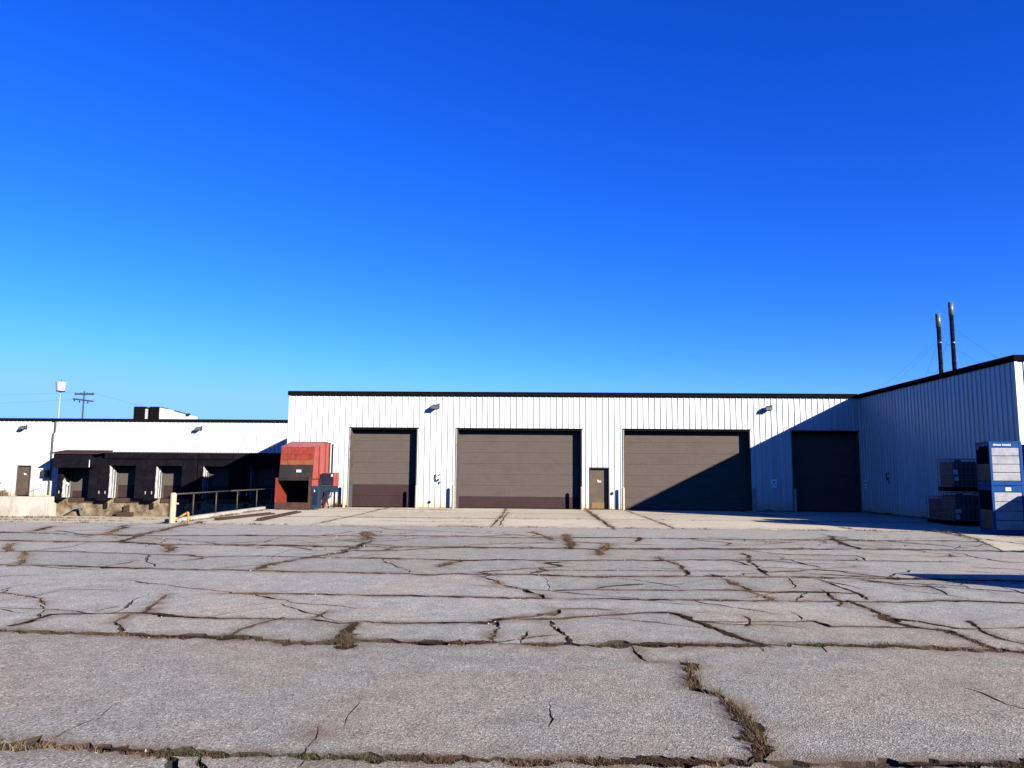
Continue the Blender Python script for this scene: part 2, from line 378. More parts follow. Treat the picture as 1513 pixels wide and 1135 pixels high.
def cracked_sheet(root, name, poly, cracks, mat, depth=.030, grid=.8):
    vs = []; fs = []; es = []
    pn = len(poly)
    for i in range(pn):                       # slightly ragged outline
        a = Vector(poly[i]); b = Vector(poly[(i+1) % pn]); k = max(1, int((b-a).length/.5))
        for j in range(k):
            q = a.lerp(b, j/k)
            vs.append(q)
    nb = len(vs); es += [(i, (i+1) % nb) for i in range(nb)]
    for (pts, w, jit) in cracks:
        c, Lp, Rp = strips(pts, w, jit)
        i0 = len(vs); vs += Lp; i1 = len(vs); vs += Rp
        m = len(c)
        es += [(i0+k, i0+k+1) for k in range(m-1)]+[(i1+k, i1+k+1) for k in range(m-1)]+[(i0, i1), (i0+m-1, i1+m-1)]
        for k in range(m-1): fs.append((Lp[k], Rp[k], Rp[k+1], Lp[k+1]))
        if w > .03:
            for k in range(1, m-1, 3):
                sd = (Lp[k]-Rp[k]); sd = sd.normalized() if sd.length > 1e-6 else Vector((0,1))
                for o in (.05+w*.6, .16+w):
                    for g in (-1, 1):
                        q = c[k]+sd*g*o*random.uniform(.7, 1.3)
                        if inside(q, poly): vs.append(q)
    x0 = min(p[0] for p in poly); x1 = max(p[0] for p in poly); y0 = min(p[1] for p in poly); y1 = max(p[1] for p in poly)
    y = y0+.3
    while y < y1:
        g = grid*(.55 if y < 10 else 1); x = x0+.2
        while x < x1:
            vs.append(Vector((x+random.uniform(-.2,.2)*g, y+random.uniform(-.2,.2)*g))); x += g
        y += g
    V, E_, Fc, ov, oe, of = delaunay_2d_cdt(vs, es, [], 0, 1e-4)
    CS = .5; bins = {}
    for q in fs:
        for i in range(int(math.floor(min(p.x for p in q)/CS)), int(math.floor(max(p.x for p in q)/CS))+1):
            for j in range(int(math.floor(min(p.y for p in q)/CS)), int(math.floor(max(p.y for p in q)/CS))+1):
                bins.setdefault((i, j), []).append(q)
    def tri(p, a, b, c):
        d1 = (b-a).cross(p-a); d2 = (c-b).cross(p-b); d3 = (a-c).cross(p-c)
        return (d1 >= 0 and d2 >= 0 and d3 >= 0) or (d1 <= 0 and d2 <= 0 and d3 <= 0)
    def cracked(p):
        for a, b, c, d in bins.get((int(math.floor(p.x/CS)), int(math.floor(p.y/CS))), ()):
            if tri(p, a, b, c) or tri(p, a, c, d): return True
        return False
    keep = []
    for k, f in enumerate(Fc):
        c = (V[f[0]]+V[f[1]]+V[f[2]])/3
        if cracked(c): continue
        if inside(c, poly): keep.append(f)
    em = {}
    for k, f in enumerate(keep):
        for a, b in ((f[0],f[1]),(f[1],f[2]),(f[2],f[0])): em.setdefault((min(a,b),max(a,b)), []).append(k)
    par = list(range(len(keep)))
    def find(a):
        while par[a] != a: par[a] = par[par[a]]; a = par[a]
        return a
    for ks in em.values():
        if len(ks) == 2: par[find(ks[0])] = find(ks[1])
    isl = {}
    for k in range(len(keep)): isl.setdefault(find(k), []).append(k)
    small = MB(); first = None
    for ks in sorted(isl.values(), key=len, reverse=True):
        area = sum(abs((V[keep[k][1]]-V[keep[k][0]]).cross(V[keep[k][2]]-V[keep[k][0]]))/2 for k in ks)
        mb = MB() if area > .08 else small
        idx = {}; dz = random.uniform(-.004,.004)
        def vid(i):
            if i not in idx:
                idx[i] = len(mb.v); mb.v.append((V[i].x, V[i].y, zund(V[i].x, V[i].y)+dz))
            return idx[i]
        for k in ks:
            mb.f.append(tuple(vid(i) for i in keep[k])); mb.m.append(0)
        for k in ks:
            f = keep[k]
            for a, b in ((f[0],f[1]),(f[1],f[2]),(f[2],f[0])):
                if len(em[(min(a,b),max(a,b))]) == 1:
                    za = zund(V[a].x, V[a].y)+dz; zb = zund(V[b].x, V[b].y)+dz
                    mb.poly([(V[b].x,V[b].y,zb),(V[a].x,V[a].y,za),(V[a].x,V[a].y,za-depth),(V[b].x,V[b].y,zb-depth)], 1)
        if mb is not small:
            o = mb.build(name, [mat, M['soil']], root, recalc=False)
            at = o.data.attributes.new('dirt', 'FLOAT', 'POINT')
            at.data.foreach_set('value', [dirt_at(v[0], v[1]) for v in mb.v])
            base = random.choice((0, .05, .15))
            at = o.data.attributes.new('pass_tone', 'FLOAT', 'POINT')
            at.data.foreach_set('value', [1.0 if v[1] < seam_y(SEAMS[1][0], v[0]) else (.3 if v[1] < seam_y(SEAMS[2][0], v[0]) else base) for v in mb.v])
    if small.f:
        o = small.build('crack_crumbs', [mat, M['soil']], root, recalc=False); o['kind'] = 'stuff'

def P(*uv): return [gr(u, v) for u, v in uv]
SEAMS = [  # (photo trace, width m, wander m, weed density, weed height)
 (P((-40,1098),(0,1100),(60,1103),(130,1107),(200,1111),(300,1115),(400,1117),(500,1120),(620,1122),(760,1125),(900,1127),(1000,1127),(1110,1127),(1260,1130),(1400,1132),(1560,1134)), .105, .03, 260, .05),
 (P((-60,930),(0,932),(75,936),(165,939),(231,941),(330,942.5),(397,945),(430,950),(478,950),(520,947),(600,950),(682,951.5),(731,950.5),(830,951.5),(913,952),(1000,953),(1136,954),(1271,954.5),(1373,957),(1458,960),(1560,966)), .165, .04, 150, .055),
 (P((15,926),(50,916),(75,908),(151,907),(213,906),(251,911),(289,913),(380,914.6),(455,914.6),(500,921),(531,918),(593,921),(669,920),(727,921),(732,916),(760,913),(815,908),(828,900),(860,899),(905,901)), .075, .03, 40, .045),
 (P((760,914.6),(820,914.6),(860,911),(911,907.5),(986,905),(1004,908),(1019,916),(1049,926),(1079,938),(1112,949),(1140,956)), .07, .04, 40, .05),
 (P((1010,912),(1024,917),(1061,919.6),(1112,919),(1201,918),(1226,926),(1282,926),(1332,927),(1383,928.6),(1446,929),(1560,927)), .05, .03, 12, .04),
 (P((324,877),(380,877.5),(455,878),(531,880),(593,881),(656,882),(760,884.5),(835,885),(953,886),(1061,886.5),(1140,888),(1219,889),(1257,889.5),(1332,891),(1383,889),(1459,889.5),(1560,894)), .10, .03, 40, .05),
 (P((820,873),(911,872),(1011,872.6),(1074,872),(1140,875.6),(1206,875.5),(1272,879)), .075, .03, 25, .045),
 (P((-60,834),(0,835),(75,836),(151,838.5),(226,840.5),(339,842.5),(380,843.5),(506,845.5),(598,848),(644,850),(669,848.5),(760,849),(860,852),(1036,852),(1140,853),(1206,854),(1282,854.5),(1383,856),(1560,860)), .15, .04, 40, .055),
 (P((790,841.5),(900,842.5),(1014,844),(1112,844)), .06, .04, 8, .04),
 (P((-60,814.5),(0,815),(88,814.5),(151,817),(226,819),(276,820),(301,823),(380,821.6),(506,824),(631,826),(681,828),(760,827),(835,828),(911,828),(1011,828),(1140,828),(1218,828),(1307,829),(1420,830.5)), .11, .06, 18, .05),
 (P((-60,798.5),(0,799),(75,800),(176,801),(246,805),(380,805.5),(506,808),(606,808),(760,809.5),(911,811),(1140,811.3),(1282,812),(1383,813),(1560,816)), .24, .05, 30, .06),
 (P((-60,786),(0,786.5),(113,789),(213,791.5),(380,791.5),(531,792),(606,791.7),(760,794.2),(885,795),(1011,796),(1140,797.8),(1231,798),(1345,799.5),(1446,800),(1560,801)), .20, .08, 16, .05),
]
DIAG = [
 (P((246,879),(231,891),(213.5,905)), .06, .02, 90, .07),
 (P((190,909),(168,920),(178,927),(176,939)), .05, .02, 60, .07),
 (P((420,913),(380,922),(352,932),(338,942)), .05, .03, 40, .05),
 (P((485,902),(463,914.6)), .06, .02, 70, .06),
 (P((527,920),(520,927),(511,938),(514,949),(506,960)), .13, .03, 130, .08),
 (P((733,915),(736,928),(727,941),(727,951)), .06, .03, 50, .06),
 (P((553,799),(531,806.5),(500,816.6),(468,821.8),(430,828),(392,835.5),(376,842)), .17, .07, 30, .06),
 (P((711,852),(732,859),(744,865.6),(760,869),(783,875.6),(798,879),(797,885)), .085, .04, 50, .05),
 (P((785,786.5),(805,793),(820,799)), .14, .05, 25, .08),
 (P((835,792),(843,803),(846,811)), .14, .05, 60, .12),
 (P((898,803),(893,811),(886,820)), .14, .05, 50, .12),
 (P((971,824),(1001,834),(1013,843),(1015,852)), .08, .05, 20, .06),
 (P((1071,857),(1097,867),(1106,874),(1140,886),(1150,890)), .09, .04, 60, .06),
 (P((1097,818),(1119,838),(1133,851)), .08, .06, 12, .06),
 (P((1206,856),(1221,861.5),(1244,869),(1269,878),(1284,888)), .055, .04, 15, .05),
 (P((1214,872),(1229,884),(1243,889),(1242,897)), .07, .03, 60, .06),
 (P((1250,888),(1264,892),(1287,901),(1307,910),(1325,921),(1345,926),(1396,931),(1421,940),(1446,950),(1470,960)), .085, .04, 60, .05),
 (P((1431,918),(1449,931),(1479,944),(1530,954)), .06, .03, 35, .05),
 (P((1472,865),(1530,881)), .04, .04, 6, .04), (P((1269,855),(1320,867),(1345,874),(1396,879),(1434,886)), .035, .05, 6, .04),
 (P((1365,864),(1391,873),(1400,880)), .05, .04, 10, .05), (P((1227,793),(1246,804.6),(1272,812)), .16, .08, 30, .07),
 (P((1403,816),(1434,822),(1484,830),(1560,834)), .07, .08, 6, .04), (P((1150,823.5),(1186,834),(1214,839)), .07, .06, 6, .04),
 (P((1007,981),(1025,983),(1020,1002),(1029,1019),(1058,1024),(1081,1046),(1092,1059),(1115,1080),(1125,1103),(1118,1127)), .085, .03, 200, .12),
 (P((933,953),(940,966),(956,978)), .04, .02, 60, .06), (P((811,1037),(813,1055),(817,1062),(811,1074)), .02, .02, 0, .02),
 (P((532,1037),(513,1059),(508,1076)), .013, .03, 4, .02), (P((471,1074),(467,1090),(452,1106),(448,1119)), .014, .02, 25, .03),
 (P((60,1103),(102,1080),(149,1059),(176,1038)), .011, .03, 3, .02), (P((1425,1017),(1448,1024),(1485,1041),(1560,1060)), .018, .02, 6, .02),
 (P((18,803),(10,816)), .12, .05, 30, .08), (P((37,815),(30,835)), .08, .05, 40, .08), (P((240,804),(255,812),(250,816)), .16, .06, 50, .09),
 (P((85,777.7),(63,781.5),(40,786)), .2, .1, 40, .06), (P((188,776),(163,787.7),(131,791.5)), .2, .1, 40, .06),
 (P((300,771),(276,775),(251,781),(221,788),(205,792)), .2, .1, 40, .06), (P((213,790),(190,797),(172,801)), .15, .08, 20, .06),
 (P((151,838),(186,832),(200,829)), .07, .05, 10, .04), (P((270,829),(289,826.7),(306,823)), .08, .05, 20, .05),
 (P((1028,907),(1055,903)), .05, .03, 10, .04), (P((1101,911),(1108,916),(1104,926)), .05, .03, 30, .06), (P((945,794),(938,802)), .12, .04, 20, .05),
 (P((0,898),(63,899.5),(105,902),(135,907)), .03, .03, 10, .03), (P((141,905),(151,901),(178,895)), .03, .03, 10, .03), (P((95,871),(130,871.5),(170,872)), .03, .03, 4, .02),
 (P((540,788),(546,797)), .2, .05, 90, .14), (P((650,838),(664,832),(685,827.5)), .1, .05, 50, .07), (P((800,838),(806,843),(780,848)), .1, .06, 30, .06),
 (P((1195,848),(1250,851),(1300,852)), .12, .08, 10, .05), (P((455,1121),(440,1135)), .02, .02, 20, .03), (P((1210,953),(1222,964)), .03, .02, 10, .03),
 (P((1120,954),(1128,963)), .02, .02, 10, .03), (P((1095,925),(1120,933),(1150,934)), .012, .05, 0, .02), (P((1160,853),(1170,862),(1172,870)), .04, .05, 4, .03),
]
rnd = random.Random(5); V2_ = Vector
for i in range(46):                            # short secondary cracks, denser on the right
    if i < 26: q = Vector((rnd.uniform(4, 15), rnd.uniform(10, 24)))
    else: q = Vector((rnd.uniform(-15, 6), rnd.uniform(9, 25)))
    a = rnd.uniform(-.9, .4) if i < 26 else rnd.uniform(-1.2, 1.2)
    pts = [q]
    for k in range(rnd.randint(3, 6)):
        a += rnd.uniform(-.5, .5); q = q+Vector((math.cos(a), math.sin(a)))*rnd.uniform(.3, .6); pts.append(q)
    DIAG.append((pts, rnd.uniform(.015, .04)*(1+q.y*.02), .05, rnd.choice((0, 3, 8)), .03))

LV = [9.1, 10.0, 12.0, 13.2, 15.4, 17.6, 20.1, 22.4, 25.6]
for k in range(58):
    i = rnd.randrange(len(LV)-1); x = rnd.uniform(-17, 15) if k % 3 else rnd.uniform(2, 14); y = LV[i]; pts = [V2_((x, y-.1))]; sl = rnd.uniform(-1.6, 1.6); st = .16+.012*y
    frac = rnd.choice((.45, 1., 1., 1.))
    while y < LV[i]+(LV[i+1]-LV[i])*frac:
        y += st*rnd.uniform(.4, 1.); x += st*(sl+rnd.uniform(-1.1, 1.1)); pts.append(V2_((x, y)))
    DIAG.append((pts, (.020+.0011*y)*rnd.uniform(.5, 1.5), .05, rnd.choice((0, 6, 14, 30)), .04))
BR = []
for (p, w, j, dn, h) in SEAMS+DIAG:
    c = resample(p, j); n = len(c); L = sum((b-a).length for a, b in zip(p[:-1], p[1:]))
    for _ in range(int(L*rnd.uniform(.18, .4))):
        i = rnd.randrange(1, n-1); q = c[i]; d = c[i+1]-c[i-1]
        if abs(q.x) > 19 or d.length < 1e-5: continue
        a = math.atan2(d.y, d.x)+rnd.choice((-1, 1))*rnd.uniform(.35, 1.5); pts = [q]; st = .12+.012*q.y
        for k in range(rnd.randint(3, 8)):
            a += rnd.uniform(-.32, .32); q = q+Vector((math.cos(a), math.sin(a)))*st*rnd.uniform(.6, 1.5); pts.append(q)
        BR.append((pts, max(.010, min(w*.4, .035+.0012*q.y)), .03, rnd.choice((0, 4, 14)), .03))
DIAG += BR
ground = MB()
PX0, PX1, PY0, PY1 = -60., -12.7, 26.6, 52.3    # truck well
for (a, b, c, d) in ((-1500,-1500,PX0,1500),(PX1,-1500,1500,1500),(PX0,-1500,PX1,PY0),(PX0,PY1,PX1,1500)):
    ground.poly([(a,b,-.026),(c,b,-.026),(c,d,-.026),(a,d,-.026)])
tag(ground.build('ground', M['soil'], recalc=False), kind='structure')
fld = MB()
for (a, b, c, d) in ((-1400,-1400,-110,1400),(110,-1400,1400,1400),(-110,-1400,110,-70),(-110,95,110,1400)):
    fld.poly([(a,b,-.018),(c,b,-.018),(c,d,-.018),(a,d,-.018)])
tag(fld.build('field', M['field'], recalc=False), kind='structure')
YT = 25.80
lot = MB()
for (a, b, c, d) in ((-110,-70,110,2.42),(-110,2.42,-24.02,25.8),(24.02,2.42,110,19.0)):
    lot.poly([(a,b,0),(c,b,0),(c,d,0),(a,d,0)])
lot_o = tag(lot.build('parking_lot', M['asphalt'], recalc=False), kind='structure')
lotpoly = [(-24,2.45),(24,2.45),(24,19.0),(11.25,19.05),(12.65,22.7),(13.25,YT),(-24,YT)]
build_kd(SEAMS+DIAG)
cracked_sheet(lot_o, 'asphalt_slab', lotpoly, [(p, w, j) for p, w, j, _, _ in SEAMS+DIAG], M['asphalt'])

apron_root = bpy.data.objects.new('concrete_apron', None); COL.objects.link(apron_root); tag(apron_root, kind='structure')
apoly = [(-12.45,YT+.07),(13.31,YT+.07),(12.72,22.7),(11.32,19.13),(30,19.08),(30,27.40),(17.08,27.40),(17.08,40.6),(-13.0,40.6)]
V2 = Vector
JOINTS = [([V2((x, YT-.2)), V2((x+.05, 33)), V2((x-.03, 41))], .05, .01, 14, .05) for x in (-7.55, -1.42, 4.7, 10.8)]
JOINTS += [([V2((-13.2, 31.2)), V2((-5, 31.1)), V2((3, 31.25)), V2((10, 31.1)), V2((17.3, 31.2))], .06, .02, 10, .05),
 ([V2((-13.2, 36.2)), V2((-4, 36.1)), V2((6, 36.2)), V2((17.3, 36.1))], .04, .02, 5, .04),
 ([V2((13.0, 25.95)), V2((20, 25.9)), V2((31, 25.9))], .05, .02, 10, .05), ([V2((12.6, 22.7)), V2((20, 22.6)), V2((31, 22.6))], .04, .03, 8, .04),
 (P((868,754.6),(880,763),(893,773),(908,783)), .12, .06, 30, .06),
 (P((751,757),(744,765),(737,777)), .06, .05, 6, .04), (P((1403,786),(1440,795),(1520,805)), .07, .1, 12, .05),
 ([V2((-10.5, 38.6)), V2((-8, 38.2)), V2((-4.5, 38.5))], .05, .1, 30, .05), ([V2((-6, 29)), V2((-4, 28.4)), V2((-2.2, 28.8))], .04, .1, 8, .04)]
build_kd(JOINTS+[(P((-60,776),(400,776.5),(760,779),(1140,783),(1390,785)), .1, .02, 60, .1)])
cracked_sheet(apron_root, 'concrete_slab', apoly, [(p, w, j) for p, w, j, _, _ in JOINTS], M['apron'], grid=1.6)

sp = MB(); spc = []
def spill(pts, w, jit, seed):
    c = resample(pts, jit); n = len(c)
    rows = []
    for i, q in enumerate(c):
        d = (c[min(i+1, n-1)]-c[max(i-1, 0)]); d = d.normalized() if d.length > 1e-6 else Vector((1,0))
        sd = Vector((-d.y, d.x))
        k = noise.noise(Vector((q.x*.8+seed, q.y*.8, 4.4)))*1.5+.12+noise.noise(Vector((q.x*4, q.y*4, seed)))*.5
        a = w*max(0, k)*(.75+.7*noise.noise(Vector((q.x*11, q.y*11, 1.))))
        b = w*max(0, k)*(.75+.7*noise.noise(Vector((q.x*11, q.y*11, 6.))))
        rows.append((q+sd*a*1.5, q, q-sd*b*1.5, k))
    for (a, m_, b, k), (a2, m2, b2, k2) in zip(rows[:-1], rows[1:]):
        if k > .02 and k2 > .02:
            for A, B, B2, A2, ca, cb in ((a, m_, m2, a2, 0, 1), (m_, b, b2, m2, 1, 0)):
                sp.poly([(p.x, p.y, zund(p.x, p.y)+.0085) for p in (A, B, B2, A2)])
                spc.extend((ca*min(1,k*2.5)*.8, cb*min(1,k*2.5)*.8, cb*min(1,k2*2.5)*.8, ca*min(1,k2*2.5)*.8))
for i, (p, w, j, dn, h) in enumerate(SEAMS+DIAG):
    if dn >= 12: spill(p, max(w, .05)*1.15, j, i*1.7)
for i, (p, w, j, dn, h) in enumerate(JOINTS):
    if dn >= 10: spill(p, w*1.0, j, i*2.3+50)
spo = tag(sp.build('crack_dirt', M['spill'], recalc=False), kind='stuff')
spo.data.attributes.new('cover', 'FLOAT', 'POINT').data.foreach_set('value', spc)

# truck well: ramp, dock face, retaining wall
rp = MB()
rp.poly([(PX0,YT+.06,0),(-12.85,YT+.06,0),(-12.85,26.9,0),(PX0,26.9,0)]); 
prof = [(26.9,0),(30,-.22),(38,-.78),(44,-1.16),(47,-1.25),(52.3,-1.25)]
for (a, za), (b, zb) in zip(prof[:-1], prof[1:]): rp.poly([(PX0,a,za),(-12.62,a,za),(-12.62,b,zb),(PX0,b,zb)])
tag(rp.build('truck_ramp', M['apron'], recalc=False), kind='structure')
SEA2 = [P((-60,767.5),(0,767.5),(90,769),(200,770.5)), P((-60,763),(120,765),(235,767))]

rw = thing('retaining_wall', (-12.9, 33, 0), 'low concrete retaining wall with pale coping along the truck well, beside the railing', 'retaining wall')
a0, a1 = Vector((-12.62, 26.75, 0)), Vector((-13.33, 40.2, 0))
dv = (a1-a0).normalized(); nv = Vector((-dv.y, dv.x, 0))   # to the left
n_seg = 4
for k in range(n_seg):
    p = a0.lerp(a1, k/n_seg)+dv*.004; q = a0.lerp(a1, (k+1)/n_seg)-dv*.004
    mb = MB(); h = .10
    mb.hexa([p-Vector((0,0,1.35)), p+nv*.28-Vector((0,0,1.35)), q+nv*.28-Vector((0,0,1.35)), q-Vector((0,0,1.35)),
             p+Vector((0,0,h)), p+nv*.28+Vector((0,0,h)), q+nv*.28+Vector((0,0,h)), q+Vector((0,0,h))])
    mb.build('wall_segment', M['conc'], rw, bevel=.012)
mb = MB(); mb.box(-13.55, 40.21, -1.35, -13.18, 52.2, .06); mb.build('wall_segment', M['conc'], rw)
rail = thing('guard_railing', (-12.9, 33, .1), 'pipe guard railing with six posts on the retaining wall behind the yellow bollard', 'railing')
rb = lambda y: a0.lerp(a1, (y-26.75)/(40.2-26.75))+nv*.14
ys = [27.1, 28.9, 31.3, 33.9, 36.7, 39.2]
for y in ys:
    b_ = rb(y); mb = MB(); mb.cyl(b_+Vector((0,0,.102)), b_+Vector((0,0,.93)), .026, n=10); mb.build('post', M['galv_dark'], rail, smooth=True)
mb = MB(); mb.tube([rb(26.95)+Vector((0,0,.955)), rb(33)+Vector((0,0,.962)), rb(40.6)+Vector((0,0,.955))], .028, 10); mb.build('top_rail', M['galv_dark'], rail, smooth=True)

yb = thing('bollard', (-12.42, 26.30, 0), 'tall faded yellow steel bollard at the corner of the truck well', 'bollard')
mb = MB(); mb.cyl((-12.42,26.30,-.02), (-12.42,26.30,.98), .105, n=20); mb.build('post', M['yellow'], yb, smooth=False)
mb = MB(); mb.cyl((-12.42,26.30,.98), (-12.42,26.30,1.03), .105, .05, n=20); mb.build('cap', M['yellow'], yb)
mb = MB()
for z in (.66, .16):
    mb = MB(); mb.box(-12.32, 26.26, z-.03, -12.24, 26.34, z+.03); mb.build('lug', M['yellow'], yb)

mb = MB(); mb.tube([(-12.30,26.36,.13), (-11.98,26.40,.33), (-11.92,26.40,.36), (-11.90,26.40,.0)], .035, 10)
one('bent_pipe', mb, M['yellow_rust'], 'bent rusty yellow pipe stub low beside the yellow bollard', 'pipe', smooth=True)

# ------------------------------------------------------------------ buildings
def rib_panel(root, u0, u1, z0, z1, fmap, pitch=.305, mat=None):
    if u1-u0 < .02 or z1-z0 < .02: return
    u0 += .002; u1 -= .002
    pts = []
    k0 = int(math.floor(u0/pitch))-1; k1 = int(math.ceil(u1/pitch))+1
    prof = []
    for k in range(k0, k1+1):
        c = k*pitch
        prof += [(c-.046, .0), (c-.020, .034), (c+.020, .034), (c+.046, .0)]
        prof += [(c+.145, .004), (c+.165, .004)]
    def off(u):
        for (a, fa), (b, fb) in zip(prof[:-1], prof[1:]):
            if a <= u <= b: return fa+(fb-fa)*(u-a)/(b-a) if b > a else fa
        return 0
    us = [u0]+[u for u, _ in prof if u0 < u < u1]+[u1]
    offs = [off(u) for u in us]
    mb = MB(); n = len(us)
    bow = random.uniform(-.004, .004)
    for z in (z0, z1):
        for u, o in zip(us, offs): mb.v.append(tuple(fmap(u, .03+o, z)))
    for i in range(n-1): mb.f.append((i, i+1, n+i+1, n+i)); mb.m.append(0)
    # returned edges
    for i in (0, n-1):
        a = mb.v[i]; b = mb.v[n+i]
        mb.poly([a, b, tuple(fmap(us[i], 0, z1)), tuple(fmap(us[i], 0, z0))])
    mb.build('wall_panel', mat or M['wall'], root)
def clad(root, u0, u1, z0, z1, holes, fmap, mod=.915, core=True):
    cuts = {u0, u1}
    k = math.ceil(u0/mod)
    while k*mod < u1: cuts.add(k*mod); k += 1
    for h in holes: cuts.update((h[0], h[1]))
    cuts = sorted(c for c in cuts if u0 <= c <= u1)
    for a, b in zip(cuts[:-1], cuts[1:]):
        c = (a+b)/2; base = z0
        for h in holes:
            if h[0] < c < h[1]:
                base = h[2]
                if len(h) > 3: rib_panel(root, a, b, z0, h[3], fmap)
        rib_panel(root, a, b, base, z1, fmap)
    mb = MB()
    hs = sorted(holes); u = u0
    def cb(a, b, za, zb):
        p = [fmap(a,-.16,za), fmap(b,-.16,za), fmap(b,-.002,za), fmap(a,-.002,za), fmap(a,-.16,zb), fmap(b,-.16,zb), fmap(b,-.002,zb), fmap(a,-.002,zb)]
        mb.hexa(p)
    for h in hs:
        if h[0]-u > .01: cb(u, h[0], z0, z1)
        cb(h[0], h[1], h[2], z1); u = h[1]
    if u1-u > .01: cb(u, u1, z0, z1)
    mb.build('wall_core', M['core'], root)

D, H = 40.64, 6.14
XW, YW = 17.12, 27.46
LY, LH = 52.64, 5.46
fm_main = lambda u, o, z: Vector((u, D-o, z))
fm_wing = lambda u, o, z: Vector((XW-o, u, z))
fm_wfront = lambda u, o, z: Vector((u, YW-o, z))
fm_left = lambda u, o, z: Vector((u, LY-o, z))

main = thing('warehouse', (2, D, 0), 'tall white ribbed metal warehouse with four large tan overhead doors', 'building')
MX0, MX1 = -13.15, XW-.04
DOORS = [(-9.80,-6.20,4.17,'d'), (-4.10,2.53,4.17,''), (4.72,11.35,4.19,''), (13.49,16.98,4.16,'')]
clad(main, MX0, MX1, 0.02, 5.93, [(a,b,h) for a,b,h,_ in DOORS]+[(2.90,3.96,2.20)], fm_main)
mb = MB(); mb.box(MX0-.10, D-.13, 5.92, XW-.14, D+.3, H); mb.build('roof_fascia', M['fascia'], main, bevel=.01)
mb = MB(); mb.box(MX0-.07, D-.15, H-.05, XW-.15, D+.2, H+.012); mb.build('coping', M['fascia'], main)
mb = MB(); mb.box(MX0-.10, D+.31, 5.92, MX0+.1, 75, H); mb.build('roof_fascia', M['fascia'], main)
mb = MB(); mb.box(MX0+.11, D+.31, 5.85, 60, 75, 5.95); mb.build('roof', M['roof'], main)
fm_mside = lambda u, o, z: Vector((MX0+o-.03, u, z))
mb = MB(); mb.box(MX0, D+.17, -.02, MX0+.1, 74.9, 5.91); mb.build('wall', M['wall'], main)
mb = MB(); mb.box(MX0-.04, D-.07, .02, MX0+.06, D+.10, 5.915); mb.build('corner_trim', M['wall'], main)
mb = MB(); mb.box(MX0, 74.8, 0, 60, 75, 5.84); mb.build('wall', M['wall'], main)

def overhead_door(root, x0, x1, h, y, dark=0, secs=7, rec=.38, name='overhead_door', fl=True, jm=None):
    jm = jm or M['jamb']
    w = MB(); w.box(x0+.052, y+rec+.12, 0, x1-.052, y+rec+.14, h-.07); fr = w.build(name, M['inside'], root)
    for a, b in ((x0+.002, x0+.05), (x1-.05, x1-.002)):
        w = MB(); w.box(a, y-.055, 0.0, b, y+rec+.1, h); w.build('jamb', jm, fr)
    w = MB(); w.box(x0+.052, y-.055, h-.06, x1-.052, y+rec+.1, h-.002); w.build('lintel', M['fascia'], fr)
    for (a, b) in ((x0+.052, x0+.10), (x1-.10, x1-.052)):
        s = MB(); s.box(a, y+rec-.05, .02, b, y+rec-.005, h-.062); s.build('weather_strip', M['jamb'], fr)
    s = MB(); s.box(x0+.11, y+rec-.05, h-.14, x1-.11, y+rec-.005, h-.062); s.build('weather_strip', M['jamb'], fr)
    hh = (h-.10)/secs
    for k in range(secs):
        za = .035+k*hh; zb = za+hh-.005; s = MB()
        # stamped section: shallow horizontal flutes
        nz = 4; pr = [(za, .004)]
        for j in range(nz):
            c0 = za+(zb-za)*(j+.12)/nz; c1 = za+(zb-za)*(j+.88)/nz
            pr += [(c0-.012, 0.), (c0+.008, -.0035), (c1-.008, -.0035), (c1+.012, 0.)]
        pr.append((zb, .004))
        xs = (x0+.06, x1-.06); i0 = len(s.v)
        dz = random.uniform(-.003, .003)
        for z, o in pr:
            for x in xs: s.v.append((x, y+rec+o+dz, z))
        for j in range(len(pr)-1): s.f.append((2*j, 2*j+1, 2*j+3, 2*j+2)); s.m.append(0)
        o_ = s.build('door_section', M['door_dark'] if k < dark else M['door'], fr)
        if k < dark: o_['label'] = 'dark purple-brown replacement door section'
    s = MB(); s.box(x0+.06, y+rec-.01, 0.0, x1-.06, y+rec+.02, .034); s.build('bottom_seal', M['seal'], fr)
    return fr
for (a, b, h, _), dk in zip(DOORS, (2, 1, 0, 0)): overhead_door(main, a, b, h, D, dk)
# pale trim on the outer edge of each opening
for (a, b, h, _) in DOORS:
    mb = MB(); mb.box(a-.05, D-.075, .03, a-.002, D-.034, h); mb.build('door_trim', M['jamb_light'], main)
    mb = MB(); mb.box(b+.002, D-.075, .03, b+.05, D-.034, h); mb.build('door_trim', M['wall'], main)
    mb = MB(); mb.box(a-.05, D-.075, h+.002, b+.05, D-.034, h+.06); mb.build('door_trim', M['fascia'], main)

